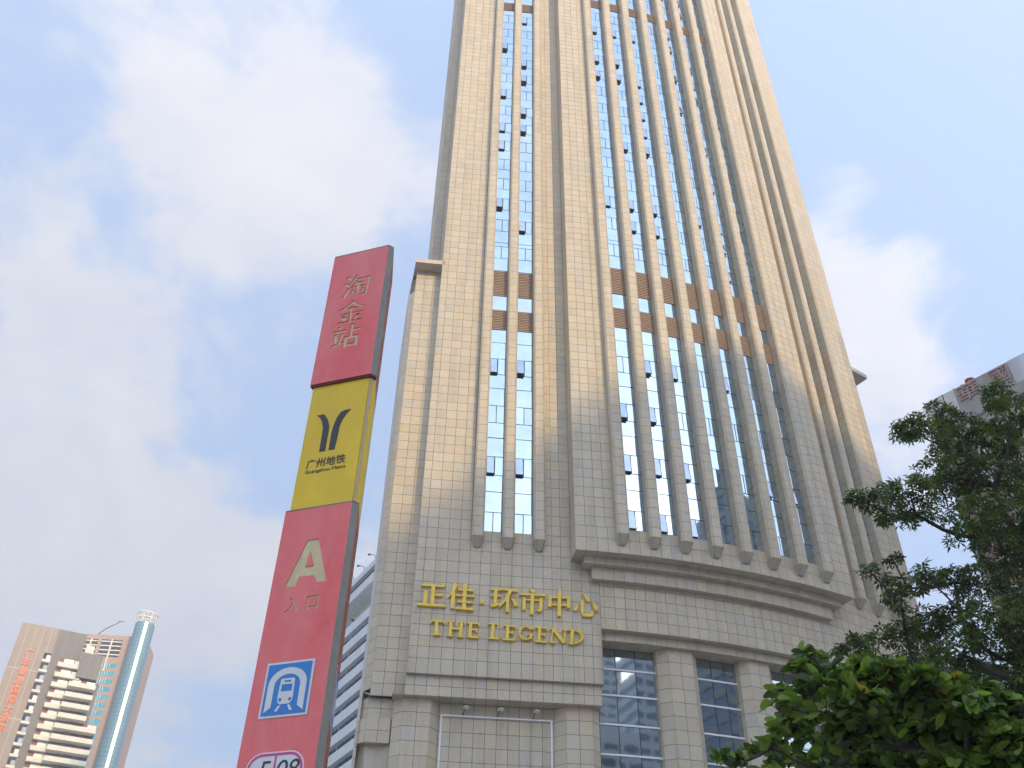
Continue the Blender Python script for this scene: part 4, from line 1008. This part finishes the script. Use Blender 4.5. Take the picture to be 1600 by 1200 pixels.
def bilobed(rnd):
    V = [Vector((0, 0, 0)), Vector((.082, 0, -.012))]; Fc = []
    fold = rnd.uniform(.15, .7); curl = rnd.uniform(-.3, .5)
    for sgn in (1, -1):
        pts = [(-.014, .026), (.010, .052), (.050, .066), (.092, .062), (.122, .044), (.124, .022)]; i = len(V)
        V += [Vector((x, sgn * y * math.cos(fold), y * math.sin(fold) - curl * max(0, x - .05) * .6)) for x, y in pts]
        idx = [0] + [i + k for k in range(6)] + [1]
        for k in range(1, 7): f = (0, idx[k], idx[k + 1]); Fc.append(f if sgn < 0 else f[::-1])
    return V, Fc
def basis(nz, rnd):
    z = nz.normalized(); x = z.orthogonal().normalized(); x.rotate(Matrix.Rotation(rnd.uniform(0, 6.283), 3, z)); return Matrix((x, z.cross(x), z)).transposed()
def make_tree(name, label, trunk_px, dist, fork_z, clumps, dens, gen, leaf_m, cols_, dep, nobj, size, droop, rad, seed):
    rnd = random.Random(seed); base = pt_at(*trunk_px, dist); base.z = 0
    t = thing(name, label, 'tree', base)
    variants = [gen(rnd) for _ in range(6)]
    mets = []
    tv = MB(); fork = base + UPZ * fork_z + Vector((rnd.uniform(-.2, .2), rnd.uniform(-.2, .2), 0))
    tv.tube([base, base + UPZ * fork_z * .3 + Vector((.05, .03, 0)), base + UPZ * fork_z * .7, fork, fork + UPZ * 1.2], [rad * 1.35, rad, rad * .85, rad * .7, rad * .35], 10); tv.build('trunk', [MT['bark']], t, True)
    leaves = []; cl3 = []
    for (px, py, rx, ry) in clumps:
        dd = dist + rnd.uniform(-dep, dep) + (0.0 if px < 1600 else rnd.uniform(-.5, .5)); c = pt_at(px, py, dd); mpp = (pt_at(px + 10, py, dd) - c).length / 10
        cl3.append((c, rx * mpp * 1.15, ry * mpp * 1.15))
    # boughs: every clump hangs on the nearest clump further in, the innermost on the trunk
    nodes = [(base + UPZ * z_, None) for z_ in (fork_z * .75, fork_z, fork_z + .6, fork_z + 1.2)]
    order = sorted(range(len(cl3)), key=lambda i: math.hypot(cl3[i][0].x - base.x, cl3[i][0].y - base.y) + .35 * abs(cl3[i][0].z - fork_z)); par = {}
    idx = {}
    for i in order:
        c, Rx, Ry = cl3[i]; q = c - UPZ * Ry * .3
        j = min(range(len(nodes)), key=lambda k: (nodes[k][0] - q).length + (.8 * max(0, nodes[k][0].z - q.z)) + (0.6 if nodes[k][1] is None else 0))
        par[i] = j; idx[i] = len(nodes); nodes.append((q, i))
    wgt = [0] * len(nodes)
    for i in reversed(order):
        wgt[idx[i]] += 1
        k = par[i]; wgt[k] += wgt[idx[i]]
    for i, (c, Rx, Ry) in enumerate(cl3):
        st, q = nodes[par[i]][0], nodes[idx[i]][0]; r1 = min(rad * .4, .0062 * math.sqrt(wgt[idx[i]]) * rad / .12 + .003); L = (q - st).length
        mid = st.lerp(q, .5) + Vector((rnd.uniform(-.08, .08) * L, rnd.uniform(-.08, .08) * L, -.07 * L))
        lb = MB(); lb.tube([st, st.lerp(mid, .55) - UPZ * .02 * L, mid, mid.lerp(q, .5), q], [r1 * 1.25, r1 * 1.2, r1 * 1.1, r1, r1 * .8], 6)
        for _ in range(5):
            tip = c + Vector((rnd.uniform(-1, 1) * Rx * .9, rnd.uniform(-1, 1) * Rx * .9, rnd.uniform(-.6, .8) * Ry)); lb.tube([q, q.lerp(tip, .55) - UPZ * .03, tip], [min(r1 * .5, .012), .006, .003], 4)
        lb.build('branch', [MT['bark']], t, True)
        n = int(dens * (Rx * Ry) ** .75 * 100 * (.33 if clumps[i][0] < 1330 and gen is bilobed else 1))
        for _ in range(n):
            while True:
                v = Vector((rnd.uniform(-1, 1), rnd.uniform(-1, 1), rnd.uniform(-1, 1)))
                if v.length < 1: break
            v = v.normalized() * (v.length ** .6); p = c + Vector((v.x * Rx, v.y * Rx, v.z * Ry))
            nz = Vector((rnd.gauss(0, .55) + v.x * .3, rnd.gauss(0, .55) + v.y * .3, droop)); B = basis(nz, rnd); k = size * rnd.uniform(.75, 1.25)
            leaves.append((p, B, k, rnd.randrange(6), rnd.choice(cols_)))
    rnd.shuffle(leaves)
    vis = [l for l in leaves if 10 < project(l[0])[0] < 1590 and 10 < project(l[0])[1] < 1190]
    vis.sort(key=lambda l: (l[0] - CAM).length / l[2]); pick = vis[:nobj]; ids = {id(l) for l in pick}
    cache = {}
    for p, B, k, vi, cl in pick:
        key = (vi, cl)
        if key not in cache:
            V, Fc = variants[vi]; me = bpy.data.meshes.new('leaf'); me.from_pydata([tuple(x) for x in V], [], Fc); me.materials.append(leaf_m)
            at = me.color_attributes.new('tint', 'FLOAT_COLOR', 'POINT'); at.data.foreach_set('color', [x for _ in V for x in (*cl, 1)]); cache[key] = me
        o = bpy.data.objects.new('leaf', cache[key]); COL.objects.link(o); o.parent = t
        o.matrix_parent_inverse = Matrix.Translation(base).inverted(); m4 = (B * k).to_4x4(); m4.translation = p; o.matrix_basis = m4
    V, Fc, T = [], [], []
    for l in leaves:
        if id(l) in ids: continue
        p, B, k, vi, cl = l; vv, ff = variants[vi]; n = len(V); Bk = B * k; j = rnd.uniform(.6, 1.35)
        V += [Bk @ x + p for x in vv]; Fc += [tuple(n + q for q in f) for f in ff]; T += [(cl[0] * j, cl[1] * j, cl[2] * j)] * len(vv)
    o = mesh_obj('crown', V, Fc, leaf_m, None, None, T); attach(o, t); o['kind'] = 'stuff'
CA = [(1425, 668, 30, 16), (1460, 655, 35, 20), (1500, 675, 40, 25), (1545, 690, 45, 30), (1590, 700, 40, 30), (1558, 618, 24, 26), (1575, 650, 35, 28), (1640, 640, 50, 40), (1415, 672, 16, 10), (1480, 700, 30, 16),
      (1340, 775, 20, 10), (1365, 788, 20, 12), (1385, 770, 25, 14), (1420, 765, 35, 18), (1460, 740, 35, 20), (1500, 740, 45, 26), (1550, 750, 45, 30), (1600, 760, 45, 35), (1430, 800, 30, 14), (1400, 805, 25, 13), (1383, 812, 12, 8),
      (1480, 790, 40, 20), (1530, 800, 45, 25), (1580, 815, 45, 30), (1515, 835, 36, 16), (1565, 860, 42, 25), (1612, 850, 40, 35),
      (1358, 890, 16, 7), (1395, 873, 12, 8), (1385, 905, 12, 9), (1395, 930, 16, 12), (1420, 915, 26, 14), (1450, 900, 30, 16), (1490, 905, 35, 18), (1535, 905, 45, 25), (1590, 910, 45, 30), (1410, 950, 12, 8),
      (1312, 1015, 14, 8), (1345, 1000, 22, 10), (1375, 995, 25, 12), (1415, 985, 30, 15), (1455, 970, 40, 20), (1500, 965, 45, 24), (1550, 965, 50, 30), (1600, 970, 40, 35), (1440, 1010, 40, 20), (1500, 1015, 50, 25), (1560, 1020, 50, 30), (1610, 1030, 40, 40), (1342, 1022, 12, 7),
      (1480, 1060, 50, 30), (1550, 1080, 60, 40), (1610, 1100, 50, 50), (1640, 950, 60, 60), (1650, 800, 50, 60), (1650, 720, 40, 40), (1720, 720, 60, 50), (1730, 850, 70, 60), (1720, 1000, 70, 60), (1400, 1040, 30, 16), (1365, 1042, 30, 15), (1430, 1050, 42, 20), (1520, 1050, 45, 22), (1590, 1060, 45, 24)]
CB = [(1150, 1190, 18, 10), (1205, 1165, 16, 9), (1225, 1100, 20, 11), (1255, 1080, 22, 13), (1250, 1042, 15, 10), (1275, 1030, 15, 12), (1288, 1050, 18, 13), (1300, 1075, 25, 15), (1240, 1130, 18, 12), (1285, 1110, 30, 17), (1330, 1065, 25, 13), (1375, 1055, 28, 13), (1340, 1100, 35, 18),
      (1400, 1080, 35, 18), (1450, 1090, 40, 20), (1510, 1110, 45, 22), (1570, 1120, 45, 25), (1280, 1150, 35, 18), (1340, 1145, 40, 22), (1400, 1135, 40, 22), (1460, 1150, 45, 25), (1530, 1160, 50, 28), (1590, 1170, 45, 30), (1230, 1192, 30, 14), (1290, 1195, 40, 20), (1360, 1195, 45, 25),
      (1430, 1200, 45, 25), (1500, 1210, 50, 25), (1570, 1220, 50, 30), (1200, 1235, 40, 22), (1300, 1250, 60, 30), (1420, 1260, 70, 35), (1540, 1270, 70, 35), (1650, 1200, 60, 60), (1680, 1100, 50, 40), (1128, 1184, 12, 6), (1218, 1074, 13, 7), (1262, 1022, 12, 7), (1312, 1046, 14, 7), (1352, 1042, 16, 8), (1396, 1048, 16, 8), (1440, 1062, 20, 9), (1492, 1076, 20, 9), (1208, 1140, 12, 7), (1182, 1172, 12, 6), (1545, 1085, 22, 10)]
make_tree('palmate_tree', 'dark green tree with hand shaped leaves in spreading tiers', (1665, 1100), 15.5, 6.0, CA, 5.2, palmate, MT['leafA'],
          [(.085, .115, .030), (.10, .14, .034), (.060, .082, .024), (.14, .19, .040)], 1.4, 260, 1.0, 1.0, .20, 3)
make_tree('orchid_tree', 'bright green broad leaved tree with rounded two lobed leaves', (1490, 1200), 8.3, 1.9, CB, 26.0, bilobed, MT['leafB'],
          [(.115, .18, .028), (.15, .225, .036), (.075, .12, .022), (.19, .275, .048), (.045, .07, .017), (.10, .155, .028), (.055, .088, .02), (.13, .20, .034), (.17, .25, .042)] * 9 + [(.26, .19, .03)], .8, 280, .84, .85, .10, 5)

# ================================================================== hazy air
hz = bpy.data.materials.new('haze_air'); hz.use_nodes = True; nt = hz.node_tree
for n_ in list(nt.nodes):
    if n_.type == 'BSDF_PRINCIPLED': nt.nodes.remove(n_)
pv = N(nt, 'ShaderNodeVolumePrincipled'); pv.inputs['Color'].default_value = (.90, .93, 1.0, 1); pv.inputs['Density'].default_value = 0.0008; pv.inputs['Anisotropy'].default_value = 0.2
nt.links.new(pv.outputs[0], nt.nodes['Material Output'].inputs['Volume'])
b = MB(); b.box((-700, -260, -1), (1400, 0, 0), (0, 860, 0), (0, 0, 185)); hzo = b.build('haze', [hz]); hzo['kind'] = 'stuff'
